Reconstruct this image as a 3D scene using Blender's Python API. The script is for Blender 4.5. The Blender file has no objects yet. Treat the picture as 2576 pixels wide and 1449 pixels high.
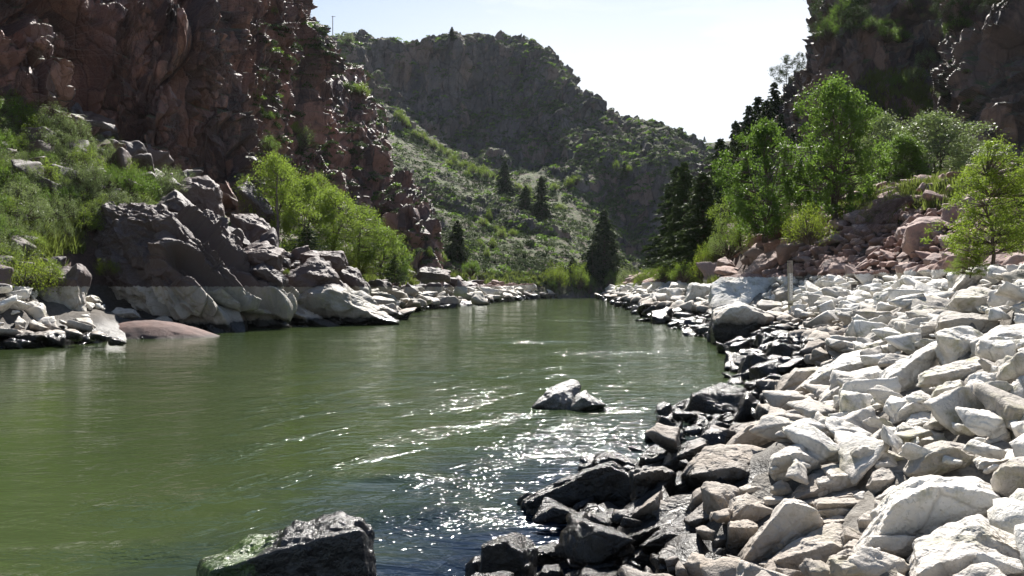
import bpy, math, random
import numpy as np
from mathutils import Vector, Matrix
from mathutils.bvhtree import BVHTree

# ------------------------------------------------------------------ camera, sky, sun, exposure
H = 2.2                      # eye height above the water
F = 2003.0                   # focal length in the 2576-wide frame used for all measurements
HOR = 722.0
SC = bpy.context.scene
cam_d = bpy.data.cameras.new("camera")
cam_d.sensor_width = 36.0
cam_d.lens = 36.0 * F / 2576.0
cam_d.shift_y = (HOR - 724.5) / 2576.0
cam_d.clip_start = 0.1
cam_d.clip_end = 6000.0
cam = bpy.data.objects.new("camera", cam_d)
cam.location = (0, 0, H)
cam.rotation_euler = (math.radians(90), 0, 0)
SC.collection.objects.link(cam)
SC.camera = cam

SUN_AZ, SUN_EL = math.radians(8), math.radians(45)
world = bpy.data.worlds.new("World")
SC.world = world
world.use_nodes = True
wt = world.node_tree
wt.nodes.clear()
wo = wt.nodes.new("ShaderNodeOutputWorld")
wb = wt.nodes.new("ShaderNodeBackground")
sky = wt.nodes.new("ShaderNodeTexSky")
sky.sky_type = 'NISHITA'
sky.sun_disc = False
sky.sun_elevation = SUN_EL
sky.sun_rotation = SUN_AZ
sky.altitude = 2000
sky.air_density = 1.3
sky.dust_density = 0.6
wtc = wt.nodes.new("ShaderNodeTexCoord")
wmap = wt.nodes.new("ShaderNodeMapping")
wmap.inputs["Scale"].default_value = (1.2, 0.9, 5.0)
wmap.inputs["Rotation"].default_value = (0.0, 0.34, 0.0)
wn = wt.nodes.new("ShaderNodeTexNoise")
wn.inputs["Scale"].default_value = 2.1
wn.inputs["Detail"].default_value = 8.0
wn.inputs["Roughness"].default_value = 0.55
wn.inputs["Distortion"].default_value = 0.4
wr = wt.nodes.new("ShaderNodeMapRange")
wr.inputs["From Min"].default_value = 0.47
wr.inputs["From Max"].default_value = 0.66
wm = wt.nodes.new("ShaderNodeMix")
wm.data_type = 'RGBA'
wm.inputs["B"].default_value = (8.4, 8.7, 9.1, 1)
wt.links.new(wtc.outputs["Generated"], wmap.inputs["Vector"])
wt.links.new(wmap.outputs["Vector"], wn.inputs["Vector"])
wt.links.new(wn.outputs["Fac"], wr.inputs["Value"])
# thin bright overcast spreads round the sun's side of the sky, open blue behind the camera
wsep = wt.nodes.new("ShaderNodeSeparateXYZ")
wt.links.new(wtc.outputs["Generated"], wsep.inputs[0])
wf = wt.nodes.new("ShaderNodeMapRange")
for k_, v_ in (("From Min", .1), ("From Max", .80), ("To Min", 0.0), ("To Max", .80)): wf.inputs[k_].default_value = v_
wt.links.new(wsep.outputs["Y"], wf.inputs["Value"])
wx = wt.nodes.new("ShaderNodeMapRange")
for k_, v_ in (("From Min", -.40), ("From Max", .02), ("To Min", -.42), ("To Max", .10)): wx.inputs[k_].default_value = v_
wt.links.new(wsep.outputs["X"], wx.inputs["Value"])
wadd = wt.nodes.new("ShaderNodeMath"); wadd.operation = 'ADD'
wt.links.new(wf.outputs["Result"], wadd.inputs[0]); wt.links.new(wx.outputs["Result"], wadd.inputs[1])
wz = wt.nodes.new("ShaderNodeMapRange")
for k_, v_ in (("From Min", .27), ("From Max", .50), ("To Min", 1.0), ("To Max", .0)): wz.inputs[k_].default_value = v_
wt.links.new(wsep.outputs["Z"], wz.inputs["Value"])
wmz = wt.nodes.new("ShaderNodeMath"); wmz.operation = 'MULTIPLY'
wadd2 = wt.nodes.new("ShaderNodeMath"); wadd2.operation = 'ADD'; wadd2.use_clamp = True
wmul = wt.nodes.new("ShaderNodeMath"); wmul.operation = 'MULTIPLY'; wmul.inputs[1].default_value = .55
wt.links.new(wr.outputs["Result"], wmul.inputs[0])
wt.links.new(wadd.outputs[0], wadd2.inputs[0]); wt.links.new(wmul.outputs[0], wadd2.inputs[1])
wt.links.new(wadd2.outputs[0], wmz.inputs[0]); wt.links.new(wz.outputs["Result"], wmz.inputs[1])
wt.links.new(wmz.outputs[0], wm.inputs["Factor"])
wt.links.new(sky.outputs["Color"], wm.inputs["A"])
wt.links.new(wm.outputs["Result"], wb.inputs["Color"])
wb.inputs["Strength"].default_value = 0.05
wt.links.new(wb.outputs["Background"], wo.inputs["Surface"])

sun_d = bpy.data.lights.new("sun", 'SUN')
sun_d.energy = 5.0
sun_d.angle = math.radians(0.5)
sun_d.color = (1.0, 0.955, 0.89)
sun = bpy.data.objects.new("sun", sun_d)
SUND = Vector((math.sin(SUN_AZ) * math.cos(SUN_EL), math.cos(SUN_AZ) * math.cos(SUN_EL), math.sin(SUN_EL)))
sun.rotation_euler = SUND.to_track_quat('Z', 'Y').to_euler()
sun.location = (20, 40, 80)
SC.collection.objects.link(sun)

SC.view_settings.view_transform = 'Standard'
SC.view_settings.look = 'None'
SC.view_settings.gamma = 1.0
SC.view_settings.exposure = 1.35
SC.cycles.use_denoising = True
SC.cycles.max_bounces = 6
SC.cycles.diffuse_bounces = 3
SC.cycles.glossy_bounces = 2
SC.cycles.transmission_bounces = 3
SC.cycles.transparent_max_bounces = 4
SC.cycles.sample_clamp_indirect = 4.0

# ------------------------------------------------------------------ noise (numpy)
def hsh(i, j, k, s=0):
    h = (i.astype(np.int64) * 374761393 + j.astype(np.int64) * 668265263 + k.astype(np.int64) * 2147483647 + s * 974634777) & 0xffffffff
    h = ((h ^ (h >> 13)) * 1274126177) & 0xffffffff
    h = ((h ^ (h >> 16)) * 2246822519) & 0xffffffff
    return ((h ^ (h >> 15)) & 0xffffff) / float(0x1000000)

def vnoise(P, s=0):
    I = np.floor(P)
    f = P - I
    I = I.astype(np.int64)
    u = f * f * f * (f * (f * 6 - 15) + 10)
    r = 0
    for a in (0, 1):
        wa = u[:, 0] if a else 1 - u[:, 0]
        for b in (0, 1):
            wb_ = u[:, 1] if b else 1 - u[:, 1]
            for c in (0, 1):
                wc = u[:, 2] if c else 1 - u[:, 2]
                r = r + wa * wb_ * wc * hsh(I[:, 0] + a, I[:, 1] + b, I[:, 2] + c, s)
    return r * 2 - 1

def fbm(P, octv=4, s=0, gain=0.5):
    r, a, q = 0, 1.0, P
    for o in range(octv):
        r = r + a * vnoise(q, s + o)
        a *= gain
        q = q * 2.03 + 11.7
    return r

def crag(P, size, s=0, aniso=(1, 1, 1), rot=0.0, tilt=0.9, crev=0.25, warp=0.35, k=30.0):
    """blocky fractured offset: tilted cells blended over a narrow joint, about -0.5..0.5 of size"""
    c, sn = math.cos(rot), math.sin(rot)
    Q = np.stack([P[:, 0] * c - P[:, 2] * sn, P[:, 1], P[:, 0] * sn + P[:, 2] * c], 1) / (size * np.array(aniso))
    if warp:
        w = np.stack([vnoise(Q * 1.3 + q * 31.3, s + 40 + q) for q in range(3)], 1)
        Q = Q + w * warp
    I = np.floor(Q).astype(np.int64)
    num = np.zeros(len(Q)); den = np.full(len(Q), 1e-30); mx = np.zeros(len(Q))
    for a in (-1, 0, 1):
        for b in (-1, 0, 1):
            for cc in (-1, 0, 1):
                J = I + np.array([a, b, cc])
                h = [hsh(J[:, 0], J[:, 1], J[:, 2], s + q) for q in range(1, 8)]
                d = Q - (np.stack(h[:3], 1) + J)
                ww = np.exp(-k * np.sqrt((d * d).sum(1)))
                v = (h[3] - .5) + tilt * (d[:, 0] * (h[4] * 2 - 1) + d[:, 1] * (h[5] * 2 - 1) + d[:, 2] * (h[6] * 2 - 1))
                num += ww * v; den += ww; mx = np.maximum(mx, ww)
    out = num / den
    if crev:
        out = out - crev * (np.clip(1 - mx / den, 0, .5) * 2) ** 1.5
    return out * size

def smin(a, b, k):
    h = np.clip(0.5 + 0.5 * (b - a) / k, 0, 1)
    return b * (1 - h) + a * h - k * h * (1 - h)

# ------------------------------------------------------------------ mesh helpers
def mesh_np(name, V, Fq, mats=(), smooth=False, mi=None, attr=None):
    """V (n,3), Fq (m,k) array of quads or tris, or a list of such arrays"""
    me = bpy.data.meshes.new(name)
    Fs = Fq if isinstance(Fq, list) else [Fq]
    Fs = [np.asarray(f, dtype=np.int32) for f in Fs if len(f)]
    V = np.asarray(V, dtype=np.float32)
    me.vertices.add(len(V))
    me.vertices.foreach_set("co", V.ravel())
    nl = sum(f.size for f in Fs)
    npoly = sum(len(f) for f in Fs)
    me.loops.add(nl)
    me.loops.foreach_set("vertex_index", np.concatenate([f.ravel() for f in Fs]))
    me.polygons.add(npoly)
    tot = np.concatenate([np.full(len(f), f.shape[1], dtype=np.int32) for f in Fs])
    st = np.concatenate([[0], np.cumsum(tot)[:-1]]).astype(np.int32)
    me.polygons.foreach_set("loop_start", st)
    me.polygons.foreach_set("loop_total", tot)
    if mi is not None:
        me.polygons.foreach_set("material_index", np.asarray(mi, dtype=np.int32))
    me.polygons.foreach_set("use_smooth", np.full(npoly, smooth, dtype=bool))
    for m in mats:
        me.materials.append(m)
    me.update(calc_edges=True)
    me.validate()
    return me

def link(name, me, parent=None, **props):
    o = bpy.data.objects.new(name, me)
    SC.collection.objects.link(o)
    if parent is not None:
        o.parent = parent
    for k, v in props.items():
        o[k] = v
    return o

def tag(o, label, category, group=None):
    o["label"] = label
    o["category"] = category
    if group:
        o["group"] = group
    return o

def P2W(px, py, Y):
    return np.array([(px - 1288.0) / F * Y, Y, H - (py - HOR) / F * Y])

def W2P(p):
    y = max(p[1], 0.05)
    return 1288.0 + F * p[0] / y, HOR - F * (p[2] - H) / y

def grid_faces(nu, nv):
    a = np.arange(nu * nv).reshape(nv, nu)
    return np.stack([a[:-1, :-1], a[:-1, 1:], a[1:, 1:], a[1:, :-1]], -1).reshape(-1, 4)

def cr(A, n):
    """Catmull-Rom along axis 0 of A to n samples"""
    m = len(A)
    t = np.linspace(0, m - 1, n)
    i = np.minimum(t.astype(int), m - 2)
    f = (t - i)[:, None, None] if A.ndim == 3 else (t - i)[:, None]
    E = np.concatenate([[2 * A[0] - A[1]], A, [2 * A[-1] - A[-2]]])
    p0, p1, p2, p3 = E[i], E[i + 1], E[i + 2], E[i + 3]
    return 0.5 * (2 * p1 + (p2 - p0) * f + (2 * p0 - 5 * p1 + 4 * p2 - p3) * f * f + (3 * p1 - p0 - 3 * p2 + p3) * f ** 3)

def surf(cols, nu, nv):
    """cols: list of lists of (px,py,Y), bottom to top -> (nv,nu,3)"""
    W = np.array([[P2W(*c) for c in col] for col in cols])   # (nc,nr,3)
    A = cr(W, nu)                                              # (nu,nr,3)
    return cr(A.transpose(1, 0, 2), nv)                        # (nv,nu,3)

def normals(G):
    du = np.gradient(G, axis=1); dv = np.gradient(G, axis=0)
    n = np.cross(du, dv)
    n /= np.linalg.norm(n, axis=2, keepdims=True) + 1e-9
    return n

# ------------------------------------------------------------------ node helper
class NT:
    def __init__(self, name):
        self.m = bpy.data.materials.new(name)
        self.m.use_nodes = True
        self.t = self.m.node_tree
        self.t.nodes.clear()
    def n(self, typ, **kw):
        nd = self.t.nodes.new("ShaderNode" + typ)
        for k, v in kw.items():
            if k.startswith("i_"):
                key = k[2:].replace("_", " ")
                self.set(nd, key, v)
            else:
                setattr(nd, k, v)
        return nd
    def set(self, nd, key, v):
        inp = nd.inputs[int(key) if key.isdigit() else key]
        if hasattr(v, "is_linked") or isinstance(v, bpy.types.NodeSocket):
            self.t.links.new(v, inp)
        else:
            inp.default_value = v
    def geo(self): return self.n("NewGeometry")
    def noise(self, scale, detail=4, rough=0.55, vec=None, dist=0.0, out="Fac"):
        nd = self.n("TexNoise", i_Scale=scale, i_Detail=detail, i_Roughness=rough, i_Distortion=dist)
        if vec is not None: self.set(nd, "Vector", vec)
        return nd.outputs[out]
    def mr(self, v, a, b, c=0.0, d=1.0):
        nd = self.n("MapRange", i_Value=v)
        for k, x in (("From Min", a), ("From Max", b), ("To Min", c), ("To Max", d)):
            self.set(nd, k, x)
        return nd.outputs["Result"]
    def mix(self, f, a, b, blend='MIX'):
        nd = self.n("Mix", data_type='RGBA', blend_type=blend)
        for k, x in (("Factor", f), ("A", a), ("B", b)):
            if isinstance(x, tuple) and len(x) == 3: x = (*x, 1)
            self.set(nd, k, x)
        return nd.outputs["Result"]
    def ma(self, op, a, b=0.0):
        nd = self.n("Math", operation=op)
        self.set(nd, "0", a); self.set(nd, "1", b)
        return nd.outputs[0]
    def vscale(self, vec, s):
        nd = self.n("Mapping", i_Scale=s)
        self.set(nd, "Vector", vec)
        return nd.outputs["Vector"]
    def bump(self, h, strength=0.5, dist=0.1, normal=None):
        nd = self.n("Bump", i_Strength=strength, i_Distance=dist, i_Height=h)
        if normal is not None: self.set(nd, "Normal", normal)
        return nd.outputs["Normal"]
    def out(self, sh):
        o = self.n("OutputMaterial")
        self.t.links.new(sh, o.inputs["Surface"])
        return self.m
    def pbr(self, col, rough=0.8, normal=None, spec=0.5):
        b = self.n("BsdfPrincipled")
        self.set(b, "Base Color", (*col, 1) if isinstance(col, tuple) and len(col) == 3 else col)
        self.set(b, "Roughness", rough)
        self.set(b, "Specular IOR Level", spec)
        if normal is not None: self.set(b, "Normal", normal)
        return b.outputs["BSDF"]

def mat_bank(name):
    """river stones: black and wet by the water, chalk-white coat up to the high-water ring, red-brown above"""
    T = NT(name)
    g = T.geo(); pos = g.outputs["Position"]
    sep = T.n("SeparateXYZ", i_Vector=pos)
    x, z = sep.outputs["X"], sep.outputs["Z"]
    rnd = T.n("ObjectInfo").outputs["Random"]
    n1 = T.noise(1.7, 5, 0.6, pos)
    n2 = T.noise(9.0, 5, 0.65, pos)
    n3 = T.noise(38.0, 4, 0.7, pos)
    ring = T.mr(x, -4.0, 6.0, 2.22, 2.75)
    n5 = T.noise(2.6, 6, .75, T.vscale(pos, (1, 1, .4)))
    zz = T.ma('ADD', z, T.ma('ADD', T.ma('MULTIPLY', T.ma('SUBTRACT', n2, 0.5), 0.16), T.ma('MULTIPLY', T.ma('SUBTRACT', n5, .5), .35)))
    zd = T.ma('ADD', z, T.ma('MULTIPLY', T.ma('SUBTRACT', n1, 0.5), 0.5))
    dark = T.mix(T.mr(n2, .35, .7), (.012, .011, .011), (.035, .03, .024))
    tan = T.mix(T.mr(n2, .3, .7), (.42, .365, .31), (.25, .21, .17))
    tan = T.mix(T.mr(rnd, .5, 1, 0, .55), tan, (.20, .165, .14))
    wht = T.mix(T.mr(n1, .35, .65), (.76, .735, .69), (.60, .57, .52))
    wht = T.mix(T.mr(rnd, .3, 1, 0, .8), wht, (.27, .235, .195))
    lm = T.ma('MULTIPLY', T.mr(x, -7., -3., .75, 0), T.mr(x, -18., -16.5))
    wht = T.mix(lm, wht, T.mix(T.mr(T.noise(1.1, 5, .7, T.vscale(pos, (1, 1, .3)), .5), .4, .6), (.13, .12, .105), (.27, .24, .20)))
    wht = T.mix(T.mr(T.noise(3.1, 6, .7, pos), .52, .68, 0, .85), wht, (.25, .24, .135))
    wht = T.mix(T.mr(T.noise(1.1, 5, .7, pos), .54, .66, 0, .6), wht, (.27, .25, .23))
    wht = T.mix(T.mr(n3, .60, .72, 0, .7), wht, (.20, .18, .15))
    red = T.mix(T.mr(rnd, .1, .9), (.20, .095, .072), (.27, .195, .175))
    red = T.mix(T.mr(n2, .45, .7), red, (.35, .245, .21))
    red = T.mix(T.mr(n1, .55, .72, 0, .8), red, (.085, .07, .075))
    dk = T.mix(T.mr(n2, .4, .65), (.027, .018, .021), (.070, .048, .049))
    dk = T.mix(T.mr(rnd, .6, 1., 0, .5), dk, (.17, .11, .095))
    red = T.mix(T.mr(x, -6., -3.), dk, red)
    yb = T.mr(sep.outputs["Y"], 8., 22., .0, .30)
    yb = T.ma('MULTIPLY', yb, T.mr(x, -3., 3., -.3, 1.0))
    zd = T.ma('SUBTRACT', zd, yb)
    f_tan = T.mr(zd, .50, .68)
    c = T.mix(f_tan, dark, tan)
    c = T.mix(T.mr(zd, .7, 1.15), c, wht)
    up = T.ma('GREATER_THAN', zz, ring)
    c = T.mix(T.ma('MULTIPLY', up, T.mr(n2, .25, .6, .78, 1.0)), c, red)
    rough = T.ma('MULTIPLY', T.mr(f_tan, 0, 1, .22, .85), T.mr(x, -6., -3., .78, 1.0))
    h = T.ma('ADD', T.ma('MULTIPLY', n2, .6), T.ma('MULTIPLY', n3, .35))
    vo = T.n("TexVoronoi", feature='DISTANCE_TO_EDGE', i_Scale=1.6)
    T.set(vo, "Vector", T.mix(.12, pos, T.noise(3., 4, .6, pos, out="Color")))
    crk = T.mr(vo.outputs["Distance"], 0, .02)
    h = T.ma('ADD', h, T.ma('MULTIPLY', crk, .12))
    c = T.mix(T.mr(crk, 0, 1, .3, 0), c, (.05, .04, .032))
    nr = T.bump(h, .75, .07)
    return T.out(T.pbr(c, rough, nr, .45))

def mat_cliff(name, warm=1.0, scale=1.0, green=0.0, hill=False):
    T = NT(name)
    g = T.geo(); pos = g.outputs["Position"]
    nz = T.n("SeparateXYZ", i_Vector=g.outputs["True Normal"]).outputs["Z"]
    p2 = T.vscale(pos, (1, 1, .28))
    n1 = T.noise(.16 * scale, 5, .6, p2, .6)
    n2 = T.noise(.9 * scale, 6, .65, p2)
    n3 = T.noise(4.5 * scale, 5, .7, pos)
    n4 = T.noise(.33 * scale, 4, .6, pos, 1.0)
    wv = T.mix(.55, T.vscale(pos, (scale, scale, scale * .45)), T.noise(.7 * scale, 4, .6, pos, out="Color"), 'ADD')
    v1 = T.n("TexVoronoi", i_Scale=.42); T.set(v1, "Vector", wv)
    cellr = T.n("SeparateColor", i_Color=v1.outputs["Color"])
    v2 = T.n("TexVoronoi", feature='DISTANCE_TO_EDGE', i_Scale=.42); T.set(v2, "Vector", wv)
    v3 = T.n("TexVoronoi", feature='DISTANCE_TO_EDGE', i_Scale=1.1); T.set(v3, "Vector", wv)
    if hill:
        a = (.16, .142, .138); b = (.105, .097, .099); pk = (.25, .175, .145); vn = (.055, .053, .056)
    else:
        a = (.185 * warm, .106, .084); b = (.125 * warm, .092, .086); pk = (.40 * warm, .235, .18); vn = (.032, .026, .031)
    c = T.mix(T.mr(n1, .38, .62), a, b)
    c = T.mix(T.mr(cellr.outputs[0], .55, .75, 0, .55), c, vn)
    c = T.mix(T.mr(cellr.outputs[1], .68, .85, 0, .5), c, pk)
    c = T.mix(T.mr(n2, .54, .72, 0, .75), c, pk)
    c = T.mix(T.mr(n4, .52, .68, 0, .8), c, vn)
    c = T.mix(T.mr(n3, .58, .75, 0, .5), c, (.20, .165, .15))
    ck = T.ma('MINIMUM', T.mr(v2.outputs["Distance"], 0, .045), T.mr(v3.outputs["Distance"], 0, .05, .45, 1))
    c = T.mix(T.mr(ck, 0, 1, .45, 0), c, (.022, .017, .018))
    if green:
        soil = T.mix(T.mr(n3, .4, .62), (.070, .056, .044), (.125, .098, .078))
        grass = T.mix(T.mr(T.noise(2.2 * scale, 4, .6, pos), .4, .6), (.050, .068, .028), (.085, .102, .038))
        soil = T.mix(T.mr(n2, .38, .54), soil, grass)
        c = T.mix(T.mr(T.ma('ADD', nz, T.mr(n2, 0, 1, -.12, .12)), .48 + (1 - green) * .3, .62 + (1 - green) * .3), c, soil)
    h = T.ma('ADD', n3, T.ma('MULTIPLY', n2, 1.5))
    h = T.ma('ADD', h, T.ma('MULTIPLY', ck, .5))
    nr = T.bump(h, .7, .28 / scale)
    return T.out(T.pbr(c, .9 if hill else .58, nr, .15 if hill else .4))

# ------------------------------------------------------------------ terrain
def ip(y, xs, ys):
    return np.interp(y, xs, ys)

RY = [-20, 0, 3, 6.1, 7.8, 9.5, 10.9, 13.9, 17.9, 25, 32, 46, 72, 116, 170, 185, 400]
RX = [-9, -2.2, -1.1, -.3, .2, .9, 1.7, 3.15, 5.2, 7.4, 8.3, 9.0, 11.2, 14.6, 18, 18, 18]
LY = [-20, 0, 28, 30, 38, 41.5, 46, 51, 60, 67, 81, 100, 133, 157, 172, 182, 400]
LX = [-22, -21, -18.3, -16.5, -14.8, -13.5, -10.3, -7.6, -9.3, -9.6, -7.6, -4.4, .8, 8.8, 15, 24, 60]

def shore_r(y): return ip(y, RY, RX)
def shore_l(y): return ip(y, LY, LX)

def ground_z(x, y, rough=True):
    P = np.stack([x, y, np.zeros_like(x)], 1)
    wig = vnoise(P * .35, 5) * .5 * np.clip(y / 20, .25, 1.2) + vnoise(P * 1.3, 6) * .18
    dR = x - shore_r(y) + wig
    dL = shore_l(y) - x + wig
    # right bank
    s1 = ip(y, [0, 40, 60, 120], [.4, .4, .5, .5])
    s2 = ip(y, [0, 15, 30, 45, 60, 90, 200], [.21, .34, .55, .72, 1.1, 1.1, .5])
    cap = ip(y, [0, 14, 24, 38, 50, 60, 90, 130, 200], [3.2, 3.6, 4.9, 6.7, 7.6, 6.6, 6.0, 4.5, 3])
    base = 2.35 + s2 * (dR - 2.35 / s1)
    base = np.where(dR * s1 < 2.35, s1 * dR, base)
    shelf = cap + .12 * (dR - 12)
    zr = np.where(dR > 0, smin(base, np.maximum(shelf, cap * .8), .5), 0)
    # left bank
    t2 = ip(y, [0, 30, 45, 60, 80, 100, 115, 130, 200], [.62, .62, .66, .64, .75, .8, .35, .1, .06])
    bl = np.where(dL < 4.2, .5 * dL, 2.1 + t2 * (dL - 4.2))
    zl = np.where(dL > 0, smin(bl, 19 + .3 * dL, 3), 0)
    land = np.maximum(zr, zl)
    dmin = np.minimum(-dR, -dL)
    bed = -np.minimum(1.3, .45 * dmin)
    z = np.where((dR <= 0) & (dL <= 0), bed, land)
    if rough:
        near = np.exp(-np.maximum(y, 0) / 90)
        sz = np.clip(.35 + y * .006, .3, .9)
        z = z - .28 * np.clip((land + .3) / .5, 0, 1) * np.clip(1 - (land - 3) / 2, 0, 1)
        z = z + np.where(z > -.6, 1, 0) * (crag(P + np.array([0, 0, 3.]), .55, 3, crev=.3) * .38 + fbm(P * .5, 3, 9) * .12)
        z = z - 2.6 * np.exp(-(((x + 20.6) / 2.6) ** 2 + ((y - 41.6) / 4.0) ** 2)) * (z > .8)
        far = np.clip((land - 3) / 4, 0, 1)
        z = z + far * fbm(P * .22, 4, 14) * .7
    return z

nu, nv = 560, 620
uu = np.linspace(-1.25, 1.25, nu)
tt = np.linspace(0, 1, nv)
YY = -7 + 3.0 * (np.exp(tt * math.log((430 + 7) / 3.0 + 1)) - 1)
U, YG = np.meshgrid(uu, YY)
XG = U * (YG + 16)
gz = ground_z(XG.ravel(), YG.ravel()).reshape(XG.shape)
GV = np.stack([XG, YG, gz], -1)
# far skirt so that the ground reaches the horizon on every side
MAT_BANK = mat_bank("river stone")

def mat_ground():
    T = NT("bank ground")
    g = T.geo(); pos = g.outputs["Position"]
    sep = T.n("SeparateXYZ", i_Vector=pos)
    x, z = sep.outputs["X"], sep.outputs["Z"]
    n1 = T.noise(1.3, 5, .6, pos); n2 = T.noise(7, 5, .65, pos); n3 = T.noise(30, 4, .7, pos)
    ring = T.mr(x, -4.0, 6.0, 2.22, 2.75)
    dark = T.mix(T.mr(n2, .35, .7), (.01, .009, .009), (.035, .028, .02))
    wht = T.mix(T.mr(n2, .4, .65), (.26, .24, .21), (.10, .085, .068))
    wht = T.mix(T.mr(x, -7., -3., .75, 0), wht, (.05, .04, .033))  # left-bank ground darkened in colour to stand for the shaded hollow below the slab
    soil = T.mix(T.mr(n2, .4, .65), (.105, .066, .052), (.065, .042, .035))
    grass = T.mix(T.mr(n3, .4, .65), (.050, .068, .020), (.085, .092, .036))
    gm = T.ma('MULTIPLY', T.mr(n1, .42, .56), T.mr(z, 3.8, 6.0))
    soil = T.mix(gm, soil, grass)
    zd = T.ma('ADD', z, T.ma('MULTIPLY', T.ma('SUBTRACT', n1, .5), .5))
    c = T.mix(T.mr(zd, .6, 1.0), dark, wht)
    c = T.mix(T.mr(T.ma('SUBTRACT', T.ma('ADD', z, T.mr(n2, 0, 1, -.25, .25)), ring), 0, .15), c, soil)
    nr = T.bump(T.ma('ADD', n2, T.ma('MULTIPLY', n3, .5)), .6, .08)
    return T.out(T.pbr(c, T.mr(zd, .4, 1., .35, .9), nr, .4))
ground = link("ground", mesh_np("ground", GV.reshape(-1, 3), grid_faces(nu, nv), [mat_ground()], True), kind="structure")

MAT_CLIFF = mat_cliff("left cliff rock", 1.12, 1.0, .35)
MAT_CLIFFR = mat_cliff("right cliff rock", .92, .9, .7)
MAT_HILL = mat_cliff("far hill rock", 1.0, .35, 1.0, True)

def skirt(cols, drop=9.0, back=None):
    """an extra row below the first one, so that the sheet is rooted in the ground"""
    out = []
    for col in cols:
        px, py, Y = col[0]
        out.append([(px, py + drop * F / Y, Y - 1.0)] + list(col))
    return out

SHEETS = []
def make_sheet(name, cols, nu, nv, disp, mat, smooth=False):
    G = surf(skirt(cols), nu, nv)
    N = normals(G)
    flip = (N * (np.array([0, 0, H]) - G)).sum(-1).mean() < 0
    if flip: N = -N
    Pn = G.reshape(-1, 3)
    d, dxyz = disp(Pn)
    G2 = Pn + N.reshape(-1, 3) * d[:, None] + (dxyz if dxyz is not None else 0)
    f = grid_faces(nu, nv)
    if flip: f = f[:, ::-1]
    o = link(name, mesh_np(name, G2, f, [mat], smooth), kind="structure")
    SHEETS.append(G2.reshape(nv, nu, 3)[::2, ::2])
    return o

def ledges(P, hgt, A, s, wid, dip=.0):
    """stacked joint blocks: each leans out a little and ends in a ledge at its top"""
    col = P[:, 0] * .8 + P[:, 1] * .6 + vnoise(P * .25, s) * 1.5
    ci = np.floor(col / wid)
    ph = hsh(ci, ci * 0, ci * 0, s + 1)
    hh = hgt * (.6 + .9 * hsh(ci, ci * 0 + 1, ci * 0, s + 1))
    t = (P[:, 2] + dip * P[:, 0]) / hh + ph * 7 + vnoise(P * .18, s + 2) * .25
    fr = t - np.floor(t)
    k = np.floor(t)
    a = A * (.3 + 1.2 * hsh(ci, k, ci * 0, s + 3))
    e = np.clip((1 - fr) / .12, 0, 1)            # rounded lip
    return a * (fr - .5) * e - a * .5 * (1 - e) + (hsh(ci, k, ci * 0 + 2, s + 4) - .5) * A * .9
def d_cliff(P):
    w = np.stack([fbm(P * .12 + k * 9, 2, 60 + k) for k in range(3)], 1) * .45
    Q = P + w
    d = crag(Q, 7.5, 21, (.8, .8, 2.4), .15, .8, .08, .15, 60) * .52
    d += crag(Q, 3.0, 22, (.5, .7, 3.2), .12, .9, .34, .10, 75) * .50
    d += crag(Q, 1.5, 23, (.7, .8, 2.2), .18, .9, .30, .12, 50) * .42
    d += crag(Q, .7, 25, (1, .9, 1.3), .3, .9, .2, .2, 30) * .36
    d += ledges(Q, 3.4, .9, 401, 2.3, .15) + ledges(Q, 1.2, .35, 431, 1.1, .2)
    d += fbm(P * 1.4, 3, 24) * .04 - 1.1
    return d, None

left_cliff = [
    [(-420, 180, 30), (-420, 20, 31), (-420, -250, 33), (-420, -500, 36), (-420, -800, 41)],
    [(-200, 240, 38), (-200, 100, 39), (-200, -150, 41), (-200, -400, 44), (-200, -720, 50)],
    [(0, 285, 46), (0, 150, 47.5), (0, -60, 49), (0, -330, 53), (0, -640, 60)],
    [(120, 340, 50), (120, 210, 50), (120, 30, 52.5), (120, -250, 57), (120, -560, 64)],
    [(250, 400, 56), (250, 240, 58), (250, 60, 58), (250, -200, 62), (250, -500, 70)],
    [(400, 440, 59), (420, 290, 59), (400, 90, 62), (400, -160, 66), (400, -420, 74)],
    [(520, 480, 62), (500, 330, 66), (520, 130, 64), (520, -110, 69), (520, -350, 78)],
    [(610, 500, 62), (585, 350, 67), (600, 160, 71), (600, -80, 73), (600, -300, 82)],
    [(690, 460, 74), (680, 310, 76), (680, 150, 77), (680, -40, 80), (680, -220, 90)],
    [(748, 420, 84), (755, 300, 85), (752, 160, 85), (745, 20, 88), (735, -120, 96)],
    [(775, 410, 92), (782, 300, 93), (778, 170, 93), (768, 50, 95), (752, -60, 104)],
    [(770, 410, 112), (775, 300, 114), (770, 190, 115), (755, 80, 118), (740, -30, 125)],
]
make_sheet("cliff", left_cliff, 800, 460, d_cliff, MAT_CLIFF)

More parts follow.
